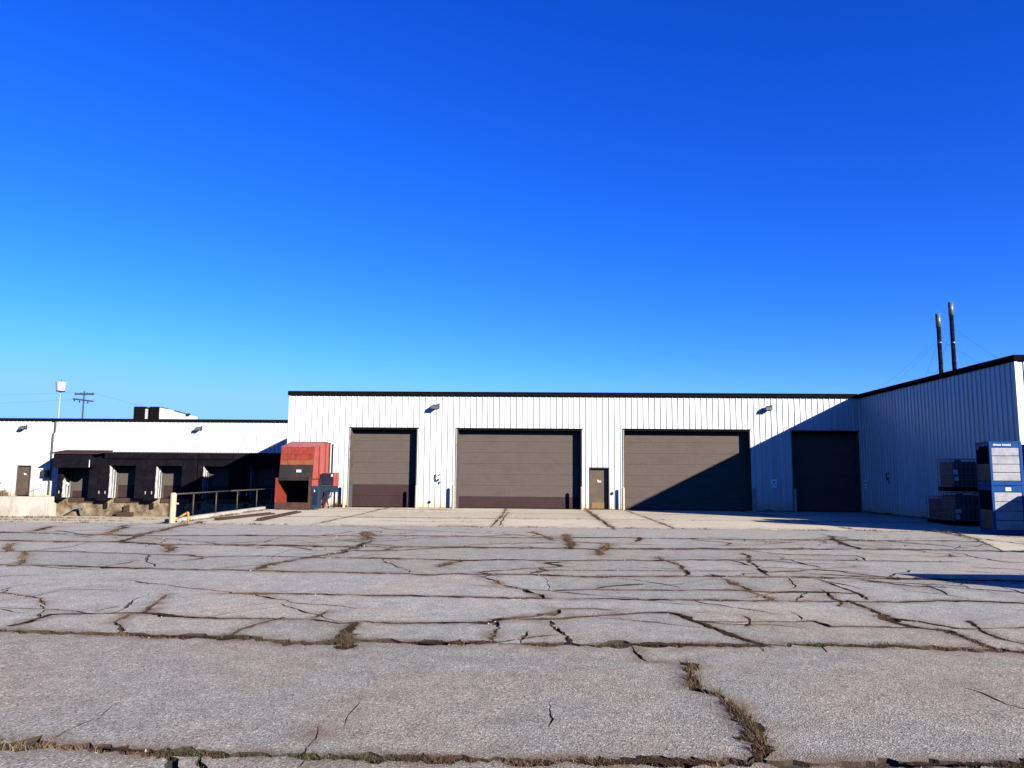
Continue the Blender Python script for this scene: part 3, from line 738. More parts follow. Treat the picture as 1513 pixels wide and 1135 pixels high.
def man_door(root, x0, x1, z0, z1, y, rec=.2, notice=True, rusty=True):
    fr = MB(); fr.box(x0, y-.05, z0, x0+.05, y+rec+.05, z1); fr.box(x1-.05, y-.05, z0, x1, y+rec+.05, z1); fr.box(x0+.05, y-.05, z1-.05, x1-.05, y+rec+.05, z1)
    d = fr.build('door', M['jamb'], root)
    l = MB(); l.box(x0+.055, y+rec-.03, z0+.02, x1-.055, y+rec+.015, z1-.055); l.build('door_leaf', M['mandoor'], d, bevel=.004)
    for f in (.12, .5, .88):
        k = MB(); z = z0+(z1-z0)*f; k.box(x0+.052, y+rec-.045, z-.06, x0+.075, y+rec-.031, z+.06); k.build('hinge', M['ink'], d)
    k = MB(); k.box(x1-.20, y+rec-.075, z0+.98, x1-.08, y+rec-.05, z0+1.02); k.box(x1-.11, y+rec-.05, z0+.93, x1-.075, y+rec-.031, z0+1.07); k.build('handle', M['galv_dark'], d)
    if notice:
        k = MB(); xm = (x0+x1)/2; k.box(xm-.07, y+rec-.036, z0+1.42, xm+.11, y+rec-.031, z0+1.50); k.box(xm-.09, y+rec-.036, z0+1.50, xm-.04, y+rec-.031, z0+1.55); k.build('notice', M['paper'], d)
    if rusty:
        k = MB(); k.box(x0+.16, y+rec-.034, z0+.06, x1-.13, y+rec-.031, z0+.36); k.build('kick_plate', M['mandoor_rust'], d)
    s = MB(); s.box(x0+.05, y+rec+.06, z0, x1-.05, y+rec+.08, z1); s.build('backing', M['inside'], d)
    return d
man_door(main, 2.90, 3.96, 0.0, 2.20, D)

# wing
wing = thing('warehouse_wing', (XW+8, 34, 0), 'right-hand white ribbed metal wing in shade with dark roof edge', 'building')
clad(wing, YW+.04, D-.04, 0.02, 5.92, [], fm_wing)
clad(wing, XW+.04, 40., 0.02, 5.92, [], fm_wfront)
mb = MB(); mb.box(XW-.13, YW-.13, 5.91, XW+.2, D-.14, H-.01); mb.box(XW-.13, D-.14, 5.91, XW+.2, 75, H-.01); mb.build('roof_fascia', M['fascia'], wing, bevel=.01)
mb = MB(); mb.box(XW+.205, YW-.13, 5.91, 40.1, YW+.2, H-.01); mb.build('roof_fascia', M['fascia'], wing, bevel=.01)
mb = MB(); mb.box(XW+.21, YW+.21, 5.82, 60, 40.9, 5.90); mb.build('roof', M['roof'], wing)
mb = MB(); mb.box(XW-.075, YW-.075, .02, XW+.03, YW+.03, 5.905); mb.build('corner_trim', M['wall'], wing)
mb = MB(); mb.box(XW-.05, YW-.05, 0, XW+.1, D-.1, .05); mb.build('base_flashing', M['jamb'], wing)
mb = MB(); mb.box(40.0, YW, 0, 40.1, 75, 5.9); mb.build('wall', M['wall'], wing)

# low dock building on the left
low = thing('dock_building', (-30, LY, 0), 'low white ribbed metal building with black loading docks on the left', 'building')
X0S = [-32.12, -28.92, -25.72, -22.47, -19.22]; OW = 2.42
clad(low, -62., MX0-.02, 0.0, 5.27, [(x, x+OW, 2.62) for x in X0S]+[(-35.98,-35.0,2.17)], fm_left)
mb = MB(); mb.box(-62.1, LY-.12, 5.26, MX0-.11, LY+.3, LH); mb.build('roof_fascia', M['fascia'], low, bevel=.01)
mb = MB(); mb.box(-62.1, LY+.31, 5.2, MX0-.11, 85, 5.3); mb.build('roof', M['roof'], low)
mb = MB(); mb.box(-62.1, LY+.31, 0, -62, 85, 5.19); mb.box(-62, 84.9, 0, MX0-.11, 85, 5.19); mb.build('wall', M['wall'], low)
man_door(low, -35.98, -35.0, 0.10, 2.17, LY, rec=.12, rusty=False)
for i, x in enumerate(X0S): overhead_door(low, x, x+OW, 2.62, LY, dark=(1, 2, 2, 2, 2)[i], secs=6, rec=.08)
mb = MB(); mb.tube([(-33.47,LY-.12,5.26), (-33.47,LY-.12,4.55), (-33.58,LY-.12,4.35), (-33.58,LY-.12,.2)], .055, 8); mb.build('downspout', M['pipe'], low)
mb = MB(); mb.box(-33.62,LY-.24,5.28,-33.32,LY-.125,5.45); mb.build('gutter_outlet', M['fascia'], low)
# dock foundation with leveller pits
DF = LY-.42
cuts = [-62.]+sum([[x+.12, x+OW-.12] for x in X0S], [])+[-13.56]
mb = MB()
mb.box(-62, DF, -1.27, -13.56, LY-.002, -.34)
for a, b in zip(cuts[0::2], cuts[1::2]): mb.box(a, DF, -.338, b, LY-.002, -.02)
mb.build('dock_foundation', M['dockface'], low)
mb = MB(); mb.box(-62, LY-1.5, -1.27, -32.75, DF-.004, .06); mb.build('landing', M['conc'], low, bevel=.02)

for i, x in enumerate(X0S):
    ords = ('leftmost, with the roofed canopy', 'second from the left, white torn lining', 'third from the left, above the yellow bollard', 'fourth from the left, partly in shade', 'rightmost, fully in shade beside the red compactor')
    d = thing('dock_shelter', (x+OW/2, LY, 0), 'black padded dock shelter, '+ords[i], 'dock shelter', 'dock shelters on the low building')
    yf = LY-1.0
    for a, b in ((x-.385, x-.004), (x+OW+.004, x+OW+.385)):
        mb = MB(); zb = -.05
        mb.hexa([(a,yf,zb-.14),(b,yf,zb-.10),(b,LY-.075,zb),(a,LY-.075,zb),(a,yf,2.655),(b,yf,2.655),(b,LY-.075,2.655),(a,LY-.075,2.655)])
        mb.build('side_pad', M['black'], d, bevel=.02)
    # front curtains narrow the opening
    mb = MB(); mb.box(x+OW-.62, yf+.02, .0, x+OW, yf+.06, 2.65); mb.build('side_curtain', M['black'], d)
    mb = MB(); mb.box(x+.0, yf+.026, 2.20, x+OW-.623, yf+.05, 2.65)
    mb.build('head_curtain', M['black'], d)
    if i != 0:
        mb = MB(); mb.box(x-.388, yf-.05, 2.66, x+OW+.388, LY-.075, 3.06); mb.build('header', M['black'], d, bevel=.02)
        mb = MB(); mb.box(x-.388, yf-.08, 3.062, x+OW+.388, LY-.072, 3.13); mb.build('top_rim', M['rim'], d)
    else:
        mb = MB(); mb.box(x-.2, LY-1.86, 2.02, x+OW-.05, LY-1.80, 2.94); mb.build('front_curtain', M['black'], d)
        for xx in (x-.2, x+OW-.08):
            mb = MB(); mb.prism([(xx,LY-1.79,2.05),(xx,LY-1.79,2.94),(xx,LY-.08,3.15),(xx,LY-.08,2.66),(xx,LY-.99,2.66),(xx,LY-1.1,2.3)], (.03,0,0)); mb.build('side_curtain', M['black'], d)
        mb = MB(); mb.hexa([(x-.5,LY-1.95,2.95),(x+OW+.42,LY-1.95,2.95),(x+OW+.42,LY-.08,3.20),(x-.5,LY-.08,3.20),(x-.5,LY-1.95,3.0),(x+OW+.42,LY-1.95,3.0),(x+OW+.42,LY-.08,3.26),(x-.5,LY-.08,3.26)]); mb.build('canopy_roof', M['rim'], d)
        mb = MB(); mb.box(x+OW-.16, LY-1.875, 2.06, x+OW-.11, LY-1.862, 2.55); mb.build('white_strip', M['paper'], d)
    # torn white lining on the sunlit inner side of the left pad
    rr = random.Random(40+i); ztop = (1.3, 2.62, 2.6, 2.62, 2.6)[i]
    front = []; z = .02
    while z < ztop: front.append((z, LY-.97+rr.uniform(0, .07))); z += rr.uniform(.12, .3)
    pts = [(x+.001, y_, z_) for z_, y_ in front]+[(x+.001, LY-.80, ztop+.03), (x+.001, LY-.55, ztop-.25), (x+.001, LY-.2, ztop-.3), (x+.001, LY-.12, .0)]
    mb = MB(); mb.prism(pts, (.016,0,0)); mb.build('lining', M['lining'], d)
    mb = MB(); mb.box(x+.018, LY-.62, .05, x+.035, LY-.57, max(.9, ztop-.5)); mb.box(x+.018, LY-.35, .05, x+.03, LY-.25, max(.8, ztop-.8)); mb.build('lining_seam', M['seal'], d)
    for a in (x-.19, x+OW+.16):                 # pale scuffs at the foot of the pads
        mb = MB(); mb.box(a-.03, yf-.012, .28, a+.03, yf-.001, .48); mb.build('reflector', M['cream'], d)
    # leveller and bumpers
    l = thing('dock_leveler', (x+OW/2, DF, -.2), 'rusty dock leveler plate, '+('under the canopy at the left end','under the second dock','under the third dock','under the fourth dock, in shade','under the last dock, in shade')[i], 'dock leveler', 'dock levelers')
    mb = MB(); mb.box(x+.14, DF-.0, -.05, x+OW-.14, LY-.003, -.018); mb.build('deck_plate', M['rust'], l)
    mb = MB(); mb.hexa([(x+.2,DF-.07,-.30),(x+OW-.2,DF-.07,-.30),(x+OW-.2,DF-.035,-.30),(x+.2,DF-.035,-.30),(x+.2,DF-.035,-.02),(x+OW-.2,DF-.035,-.02),(x+OW-.2,DF-.003,-.02),(x+.2,DF-.003,-.02)]); mb.build('lip', M['rust_dark'], l)
    mb = MB(); mb.box(x+.14, DF+.04, -.335, x+OW-.14, DF+.07, -.055); mb.build('toe_plate', M['rust_dark'], l)
for i, x in enumerate((-29.30, -26.10, -22.87, -19.62)):
    mb = MB(); mb.box(x-.11, DF-.14, -.72, x+.11, DF-.003, -.32)
    for z in (-.65, -.39): mb.cyl((x,DF-.145,z), (x,DF-.16,z), .02, n=6)
    one('dock_bumper', mb, M['seal'], 'black rubber dock bumper between '+('the first and second docks from the left','the second and third docks','the third and fourth docks','the fourth and last docks')[i], 'dock bumper', 'dock bumpers', bevel=.015)
# broken steel at the foot of the dock
mb = MB(); mb.bar((-32.0,DF-1.0,-1.22), (-31.1,DF-.2,-.62), .14, .03); mb.bar((-31.1,DF-.25,-.62), (-30.55,DF-.5,-1.2), .14, .03); mb.bar((-31.4,DF-.3,-.72), (-30.7,DF-.3,-.70), .1, .12)
one('scrap_metal', mb, M['galv'], 'bent pale steel frame leaning on the dock wall under the first dock', 'scrap metal')
mb = MB(); mb.box(-28.3,DF-.5,-1.22,-27.3,DF-.1,-.95); mb.bar((-28.9,DF-.6,-1.2), (-27.9,DF-.3,-.78), .2, .04); mb.box(-27.95,DF-.25,-.95,-27.6,DF-.1,-.5)
one('scrap_metal', mb, M['rust_dark'], 'heap of rusty brown scrap at the dock wall under the second dock', 'scrap metal')

mb = MB(); mb.box(-34.12, LY-.30, 1.38, -33.62, LY-.07, 1.86); mb.box(-34.05, LY-.33, 1.44, -33.69, LY-.302, 1.80)
one('electrical_box', mb, M['greenbox'], 'dark green box on the white wall left of the first dock', 'electrical box', bevel=.01)
lr = thing('guard_railing', (-37.2, LY-1.3, .06), 'short brown railing left of the brown door on the low building', 'railing')
mb = MB(); mb.tube([(-39.5,LY-1.3,.95), (-36.15,LY-1.3,.95)], .035, 8); mb.build('top_rail', M['rim'], lr)
for x in (-39.4, -38.0, -36.6):
    mb = MB(); mb.cyl((x,LY-1.3,.062), (x,LY-1.3,.95), .035, n=8); mb.build('post', M['rim'], lr)
hr = thing('stair_handrail', (-34.4, LY-1.2, .06), 'thin diagonal handrail right of the brown door on the low building', 'handrail')
mb = MB(); mb.cyl((-33.95,LY-1.2,.062), (-33.95,LY-1.2,.98), .02, n=8); mb.build('post', M['galv_dark'], hr)
mb = MB(); mb.tube([(-34.75,LY-1.2,.12), (-34.2,LY-1.2,.36), (-33.6,LY-1.2,.62)], .02, 8); mb.build('rail', M['galv_dark'], hr)

# ------------------------------------------------------------------ wall fittings
def flood(x, y, z, label):
    r = thing('wall_lamp', (x, y, z), label, 'wall lamp', 'floodlights on the white walls')
    mb = MB(); mb.box(x+.10, y-.09, z-.10, x+.18, y-.035, z+.18); mb.build('mounting_plate', M['lampgrey'], r)
    mb = MB(); mb.bar((x+.14,y-.09,z+.04), (x+.05,y-.22,z+.03), .07, .07); mb.build('bracket', M['lampgrey'], r)
    mb = MB(); mb.hexa([(x-.28,y-.38,z-.15),(x+.08,y-.38,z-.15),(x+.16,y-.12,z-.04),(x-.20,y-.12,z-.04),(x-.26,y-.34,z+.02),(x+.10,y-.34,z+.02),(x+.16,y-.14,z+.12),(x-.16,y-.14,z+.12)]); mb.build('housing', M['lampgrey'], r, bevel=.015)
    mb = MB(); mb.poly([(x-.25,y-.372,z-.12),(x+.06,y-.372,z-.12),(x+.075,y-.352,z-.0),(x-.235,y-.352,z-.0)]); o = mb.build('lens', M['lens'], r); o.location.y -= .012
flood(-5.23, D-.06, 5.34, 'grey floodlight on the white wall between the first and second big doors')
flood(12.35, D-.06, 5.37, 'grey floodlight on the white wall right of the third big door')
flood(-35.66, LY-.06, 4.80, 'grey floodlight above the brown door on the low left building')
flood(-23.25, LY-.06, 4.80, 'grey floodlight above the dock shelters near the rooftop unit')
def wsign(c, ax, label):
    r = thing('wall_sign', c, label, 'sign', 'small square wall signs')
    cx_, cy_, cz_ = c
    def rect(a0, a1, z0, z1, d0, d1):
        m_ = MB()
        if ax == 'y': m_.box(cx_+a0, cy_-d1, cz_+z0, cx_+a1, cy_-d0, cz_+z1)
        else: m_.box(cx_-d1, cy_-a1, cz_+z0, cx_-d0, cy_-a0, cz_+z1)
        return m_
    rect(-.15, .15, -.05, .24, .0, .006).build('plate', M['signwhite'], r)
    rect(-.12, .14, -.20, -.10, .0, .006).build('strip', M['signwhite'], r)
    m_ = MB(); n = 16
    pts = [(.055*math.cos(2*math.pi*k/n), .055*math.sin(2*math.pi*k/n)+.09) for k in range(n)]
    if ax == 'y': m_.prism([(cx_+a, cy_-.007, cz_+z) for a, z in pts], (0,-.003,0))
    else: m_.prism([(cx_-.007, cy_-a, cz_+z) for a, z in pts], (-.003,0,0))
    m_.build('dot', M['ink'], r)
wsign((12.50, D-.07, 1.42), 'y', 'small square sign on the shaded white wall between third and fourth doors')
wsign((XW-.07, 40.15, 1.42), 'x', 'small square sign on the shaded wing wall beside the fourth door')
def hook(c, ax, label):
    mb = MB(); x, y, z = c
    f = (lambda a, d, h: (x+a, y-d, z+h)) if ax == 'y' else (lambda a, d, h: (x-d, y-a, z+h))
    mb.tube([f(-.09,.03,.26), f(-.10,.05,.02), f(-.04,.06,-.08), f(.06,.06,-.07), f(.10,.05,.06)], .024, 6)
    mb.tube([f(.13,.04,-.10), f(.12,.04,-.24)], .024, 6); mb.tube([f(.12,.04,.28), f(.12,.04,.20)], .02, 6)
    one('wall_hook', mb, M['ink'], label, 'hook', 'dark hooks on the walls')
hook((-5.10, D-.065, 1.50), 'y', 'dark bent hook on the white wall left of the second big door')
hook((XW-.065, 37.6, 1.75), 'x', 'dark bent hook on the shaded wing wall')
mb = MB(); mb.box(4.06, D-.13, .78, 4.16, D-.066, .92); one('key_box', mb, M['ink'], 'small black box on the wall right of the brown man door', 'box', bevel=.005)
mb = MB(); mb.cyl((-5.49,D-.10,.31), (-5.49,D-.066,.31), .07, n=10); one('hose_outlet', mb, M['ink'], 'small dark round outlet low on the wall between the first two doors', 'outlet')

BOL = [(-9.98,'left of the first big door'),(-6.16,'at the right edge of the first big door'),(-4.22,'left of the second big door'),(2.49,'at the right edge of the second big door'),(4.64,'left of the third big door'),(11.40,'at the right edge of the third big door'),(13.50,'left of the fourth big door, in shade')]
for i, (x, w) in enumerate(BOL):
    b_ = thing('bollard', (x, D-.34, 0), 'cream steel bollard '+w, 'bollard', 'cream bollards at the big doors')
    mb = MB(); mb.cyl((x,D-.34,-.02), (x,D-.34,1.13), .075, n=16); mb.build('post', M['cream'], b_)
    mb = MB(); mb.cyl((x,D-.34,1.13), (x,D-.34,1.19), .075, .03, n=16); mb.build('cap', M['cream'], b_)

# ------------------------------------------------------------------ trash compactor
cp = thing('trash_compactor', (-11.6, 38.5, 0), 'weathered red steel trash compactor beside the railing, with dark open mouth', 'compactor')
x0, x1, yf = -12.52, -10.86, 37.15
mb = MB(); mb.box(x0-.04, yf-.06, .03, x1+.04, yf+.2, .34); mb.build('sill', M['rust'], cp, bevel=.015)
mb = MB(); mb.box(x0-.04, yf-.03, .342, x0+.07, yf+.16, 1.52); mb.build('frame_post', M['red_worn'], cp)
mb = MB(); mb.box(x1-.07, yf-.03, .342, x1+.04, yf+.16, 1.60); mb.build('frame_post', M['rust'], cp)
mb = MB(); mb.box(x0+.072, yf-.02, 1.40, x1-.072, yf+.12, 1.50); mb.build('frame_beam', M['red_dark'], cp)
mb = MB(); mb.box(x0, yf+.17, .05, x0+.05, 40.3, 1.48); mb.build('chamber_wall', M['red_worn'], cp)
mb = MB(); mb.box(x1-.05, yf+.17, .05, x1, 40.3, 1.48); mb.build('chamber_wall', M['red'], cp)
mb = MB(); mb.box(x0+.052, yf+.21, .05, x1-.052, 40.2, .10); mb.box(x0+.052, 38.9, .10, x1-.052, 38.95, 1.48); mb.build('chamber_floor', M['inside'], cp)
hx0, hx1 = -12.42, -10.78
def plate(pts, d, name, m): k = MB(); k.prism(pts, d); return k.build(name, m, cp)
plate([(hx0,yf+.02,1.51),(hx1,yf+.02,1.51),(hx1,yf+.14,2.20),(hx0,yf+.14,2.20)], (0,.03,0), 'lower_front_plate', M['red_dark'])
plate([(hx0+.01,yf+.120,2.16),(hx1-.01,yf+.120,2.16),(hx1-.01,yf+.150,2.42),(hx1-.5,yf+.148,2.36),(hx0+.6,yf+.150,2.40),(hx0+.01,yf+.147,2.33)], (0,.012,0), 'rust_streak', M['orange_rust'])
plate([(hx0,yf+.142,2.202),(hx1,yf+.142,2.202),(hx1,yf+.27,3.02),(hx0,yf+.27,3.02)], (0,.03,0), 'upper_front_plate', M['red_worn'])
k = MB(); k.box(hx0+.85, yf+.015, 1.80, hx0+1.08, yf+.06, 1.92); k.build('sticker', M['paper'], cp)
for z in (2.42, 2.68): 
    k = MB(); k.box(hx0+.03, yf+.13+(z-2.2)*.15, z, hx1-.03, yf+.20+(z-2.2)*.15, z+.025); k.build('stiffener', M['red_worn'], cp)
side = [(yf+.05,1.49),(yf+.17,2.20),(yf+.30,3.02),(38.9,3.30),(40.35,3.32),(40.35,1.49)]
plate([(hx1-.03,y,z) for y, z in side], (.03,0,0), 'side_plate', M['red'])
plate([(hx0,y,z) for y, z in side], (.03,0,0), 'side_plate', M['red_worn'])
k = MB(); k.hexa([(hx0-.02,yf+.27,3.03),(hx1+.03,yf+.27,3.03),(hx1+.03,38.9,3.31),(hx0-.02,38.9,3.31),(hx0-.02,yf+.27,3.06),(hx1+.03,yf+.27,3.06),(hx1+.03,38.9,3.345),(hx0-.02,38.9,3.345)]); k.build('hopper_roof', M['red'], cp)
k = MB(); k.box(hx0-.02, 38.905, 3.325, hx1+.03, 40.38, 3.365); k.build('hopper_roof', M['rust_dark'], cp)
for y, m in ((38.15, M['red_worn']), (39.3, M['red_worn']), (40.05, M['rust'])):
    k = MB(); k.box(hx1+.002, y, 1.5, hx1+.05, y+.09, 3.1 if y < 39 else 3.28); k.build('stiffener', m, cp)
k = MB(); k.cyl((hx1+.12,40.30,1.3), (hx1+.12,40.30,3.3), .05, n=8); k.build('conduit', M['ink'], cp)
k = MB(); k.box(x1+.05, 37.2, .05, x1+.42, 37.7, 1.14); blu = k.build('valve_cabinet', M['blue'], cp, bevel=.01)
k = MB(); k.box(x1+.12, 37.19, .22, x1+.36, 37.198, .98); k.build('cabinet_door', M['navy'], blu)
k = MB(); k.box(x1+.19, 37.18, .86, x1+.24, 37.188, .96); k.build('sticker', M['paper'], blu)
k = MB(); k.box(-10.62, 38.3, 1.13, -9.98, 39.2, 1.80); pu = k.build('power_unit', M['red'], cp, bevel=.012)
k = MB(); k.box(-10.58, 38.27, 1.17, -10.02, 38.298, 1.77); k.build('access_door', M['navy'], pu)
k = MB(); k.box(-10.14, 38.262, 1.60, -10.06, 38.268, 1.72); k.build('sticker', M['paper'], pu)
k = MB(); k.box(-10.60, 38.35, .82, -10.0, 39.2, 1.125); k.build('oil_tank', M['blue'], pu)
k = MB(); k.box(-10.58, 38.4, .03, -10.5, 38.48, .82); k.box(-10.2, 39.05, .03, -10.12, 39.13, .82); k.build('leg', M['navy'], pu)
k = MB()
for j in range(6):
    o = j*.05
    k.tube([(-10.15-o,38.33,.95-o*.3), (-10.22-o,38.25,.60), (-10.40-o*.6,38.2,.24), (-10.72+o*.1,38.3,.16+o*.3)], .022, 6)
k.tube([(-10.1,38.4,.82), (-10.15,38.3,.62), (-10.45,38.2,.30)], .03, 6)
k.build('hose', M['ink'], cp)
k = MB(); k.bar((-10.55,38.9,.8), (-10.2,38.2,.05), .05, .05); k.build('brace', M['navy'], cp)

for uv0, uv1, lab in (((322,769),(404,760),'left'), ((384,770),(443,757.5),'right')):
    a, b = gr(*uv0), gr(*uv1)
    mb = MB(); mb.bar((a.x,a.y,.035), (b.x,b.y,.035), .16, .05); mb.bar((a.x-.12,a.y,.05), (b.x-.12,b.y,.05), .02, .09)
    one('guide_rail', mb, M['rust'], 'rusty guide rail on concrete before the compactor, '+('nearer the pipe railing' if lab == 'left' else 'farther from the pipe railing'), 'rail', 'compactor guide rails')

# ------------------------------------------------------------------ crates and totes by the wing
def crate(loc, rot, h, label, marks):
    r = bpy.data.objects.new('storage_crate', None); COL.objects.link(r); r.location = loc; r.rotation_euler = (0,0,rot)
    OFF[r.name] = Vector(); tag(r, label, 'crate', 'stacked blue crates')
    w, dp = .93, 1.10
    for (x, y) in ((0,0),(w-.07,0),(0,dp-.07),(w-.07,dp-.07)):
        mb = MB(); mb.box(x,y,0,x+.07,y+.07,h); mb.build('post', M['cageblue'], r, bevel=.006)
    mb = MB(); mb.box(.072,.005,h-.17,w-.072,.05,h-.005); mb.build('header', M['cageblue'], r)
    mb = MB(); mb.box(.005,.072,h-.12,.05,dp-.072,h-.005); mb.box(w-.05,.072,h-.12,w-.005,dp-.072,h-.005); mb.box(.072,dp-.05,h-.12,w-.072,dp-.005,h-.005); mb.build('top_rail', M['cageblue'], r)
    mb = MB(); mb.box(.072,.002,.02,w-.072,.06,.15); mb.box(.005,.072,.02,.06,dp-.072,.13); mb.box(w-.06,.072,.02,w-.005,dp-.072,.13); mb.build('base_rail', M['cageblue'], r)
    mb = MB(); mb.box(.075,.075,.13,w-.075,dp-.075,.16); mb.build('floor', M['tanboard'], r)
    mb = MB(); mb.box(.0,.0,h+.002,w,dp,h+.02); mb.build('lid', M['cageblue'], r)
    ph = (h-.17-.16)/4
    for k in range(4):
        mb = MB(); mb.box(.074,.012,.158+k*ph,w-.074,.036,.158+(k+1)*ph-.016); mb.build('board', M['crateboard'], r, bevel=.003)
    mb = MB(); mb.box(.012,.074,.16,.03,dp-.074,h*.5); mb.build('side_board', M['tanboard'], r)
    mb = MB(); mb.box(.012,.074,h*.5+.01,.03,dp-.074,h-.13); mb.build('side_board', M['darkboard'], r)
    mb = MB(); mb.box(w-.03,.074,.16,w-.012,dp-.074,h-.13); mb.build('side_board', M['darkboard'], r)
    mb = MB(); mb.box(.074,dp-.03,.16,w-.074,dp-.012,h-.13); mb.build('side_board', M['darkboard'], r)
    if marks == 'lettering':
        mb = MB(); x = .13; rr = random.Random(3)
        while x < .62:                           # worn, illegible lettering
            ww = rr.uniform(.018,.032)
            if not (.34 < x < .38): mb.box(x,.0015,h-.125+rr.uniform(-.006,.006),x+ww,.0045,h-.06-rr.uniform(0,.02))
            x += ww+.010
        mb.build('lettering', M['paper'], r)
        mb = MB(); mb.box(.0035-.005,.18,h-.11,.0045,.52,h-.075); mb.box(-.0015,.86,h-.22,.0045,.98,h-.1); mb.build('side_label', M['crateboard'], r)
    else:
        mb = MB(); mb.box(.40,.0015,h-.14,.56,.0045,h-.03); mb.build('sticker', M['paper'], r)
    return r
rot = math.atan2(-.21, 1.2)*-1
crate((14.46,24.82,0), -.17, 1.50, 'lower blue-framed crate with grey boards standing on the ground by the wing', 'sticker')
crate((14.46,24.82,1.525), -.17, 1.38, 'upper blue-framed crate with grey boards, stacked on top of another', 'lettering')
for (lx, ly, nm) in ((15.28, 26.02, 'added behind the front stack to close the shadow gap'), (16.78, 25.95, 'added out of view at the right end to close the shadow gap')):  # extra stacks added to close the lit gap in the ground shadow
    crate((lx, ly, 0), -.06, 1.50, 'lower blue-framed crate '+nm, 'sticker'); crate((lx, ly, 1.525), -.06, 1.38, 'upper blue-framed crate '+nm, 'sticker')
def tote(loc, rot, label, papers):
    r = bpy.data.objects.new('wire_tote', None); COL.objects.link(r); r.location = loc; r.rotation_euler = (0,0,rot)
    OFF[r.name] = Vector(); tag(r, label, 'tote', 'caged totes by the wing wall')
    w, dp, h = 1.0, 1.15, 1.24
    mb = MB()
    for x in (0, .43, .86): mb.box(x,0,0,x+.14,dp,.10)
    mb.box(0,0,.102,w,dp,.16); mb.build('pallet', M['ratblack'], r)
    mb = MB(); mb.box(.05,.05,.17,w-.05,dp-.05,h-.12); mb.build('bottle', M['plastic'], r, bevel=.05)
    mb = MB(); mb.cyl((w/2,dp/2,h-.118), (w/2,dp/2,h-.06), .11, n=12); mb.build('cap', M['ratblack'], r)
    mb = MB()
    for z in (.20,.44,.68,.92,h-.02):
        mb.tube([(.01,.01,z),(w-.01,.01,z),(w-.01,dp-.01,z),(.01,dp-.01,z),(.01,.01,z)], .012, 6)
    for k in range(7):
        x = .01+k*(w-.02)/6
        for y in (.01, dp-.01): mb.cyl((x,y,.16),(x,y,h-.01),.010,n=6)
        y = .01+k*(dp-.02)/6
        for x in (.01, w-.01): mb.cyl((x,y,.16),(x,y,h-.01),.010,n=6)
    mb.build('cage', M['galv'], r)
    for (a, z0, z1, wd) in papers:
        mb = MB(); mb.box(a,-.012,z0,a+wd,-.006,z1); mb.build('label_plate', M['paper'], r)
    return r
tote((15.68,29.32,0), -.03, 'lower wire-caged tote beside the blue crates', [(.02,.46,.62,.22),(.04,.24,.42,.14)])
tote((15.68,29.32,1.262), -.03, 'upper wire-caged tote stacked on another beside the blue crates', [(.03,.62,.82,.16),(.05,.40,.56,.16)])
t3 = tote((15.92,30.75,0), -.02, 'single wire-caged tote farthest back along the wing wall', [])
t3.scale = (1,1,.85)
# unseen dumpsters added beyond the right edge to cast shadows into view
def shadow_dumpster(x, y, w, d, h, label):
    r = thing('shadow_dumpster', (x+w/2, y+d/2, 0), label, 'shadow_dumpster', 'unseen green dumpsters added as shadow casters')
    mb = MB(); mb.hexa([(x+.1,y+.1,.15),(x+w-.1,y+.1,.15),(x+w-.1,y+d,.15),(x+.1,y+d,.15),(x,y,h-.25),(x+w,y,h-.25),(x+w,y+d,h),(x,y+d,h)]); mb.build('bin', M['shadow_dumpster'], r, bevel=.02)
    mb = MB(); mb.hexa([(x-.03,y-.03,h-.24),(x+w+.03,y-.03,h-.24),(x+w+.03,y+d+.03,h+.01),(x-.03,y+d+.03,h+.01),(x-.03,y-.03,h-.20),(x+w+.03,y-.03,h-.20),(x+w+.03,y+d+.03,h+.05),(x-.03,y+d+.03,h+.05)]); mb.build('lid', M['seal'], r)
    for a in (x+.2, x+w-.2):
        for b in (y+.2, y+d-.2):
            mb = MB(); mb.cyl((a-.03,b,.075),(a+.03,b,.075),.075,n=10); mb.box(a-.04,b-.03,.10,a+.04,b+.03,.16); mb.build('caster', M['ink'], r)
    mb = MB(); mb.box(x-.06,y+d*.3,h*.45,x-.002,y+d*.7,h*.55); mb.box(x+w+.002,y+d*.3,h*.45,x+w+.06,y+d*.7,h*.55); mb.build('lift_pocket', M['shadow_dumpster'], r)
shadow_dumpster(15.75, 23.0, 1.9, 1.15, 1.42, 'green dumpster added out of view to shade the blue crates')
shadow_dumpster(10.5, 9.6, 2.4, .75, 1.95, 'tall green dumpster added out of view to cast the asphalt shadow streak')

# ------------------------------------------------------------------ roofs and beyond
ru = thing('rooftop_unit', (-30, 60.6, 5.3), 'dark rooftop unit with sloping white duct on the low left building', 'rooftop unit')
for a, b, m in ((-31.98,-31.12,'fascia'), (-30.72,-29.95,'fascia')):
    mb = MB(); mb.box(a,60.0,5.31,b,61.6,6.98)
    for k in range(5): mb.box(a+.06,59.97,5.5+k*.28,b-.06,59.999,5.6+k*.28)
    mb.build('cabinet', M[m], ru)
mb = MB(); mb.box(-31.115,60.5,5.31,-30.725,61.5,6.9); mb.build('fan_section', M['stack'], ru)
mb = MB(); mb.box(-31.05,60.02,5.31,-30.90,60.4,6.8); mb.build('flue', M['whitepaint'], ru)
mb = MB(); mb.prism([(-29.94,60.1,5.31),(-29.94,60.1,6.92),(-28.7,60.1,6.66),(-27.45,60.1,6.30),(-27.45,60.1,5.31)], (0,1.4,0)); mb.build('duct', M['ducttape'], ru)
mb = MB(); mb.bar((-28.7,60.05,6.70),(-27.7,60.05,6.42),.05,.05); mb.box(-27.72,60.0,6.26,-27.5,60.3,6.46); mb.build('vent', M['ink'], ru)
mb = MB(); mb.box(17.85,30.5,5.905,18.9,31.6,6.28); mb.box(17.78,30.43,6.282,18.97,31.67,6.34)
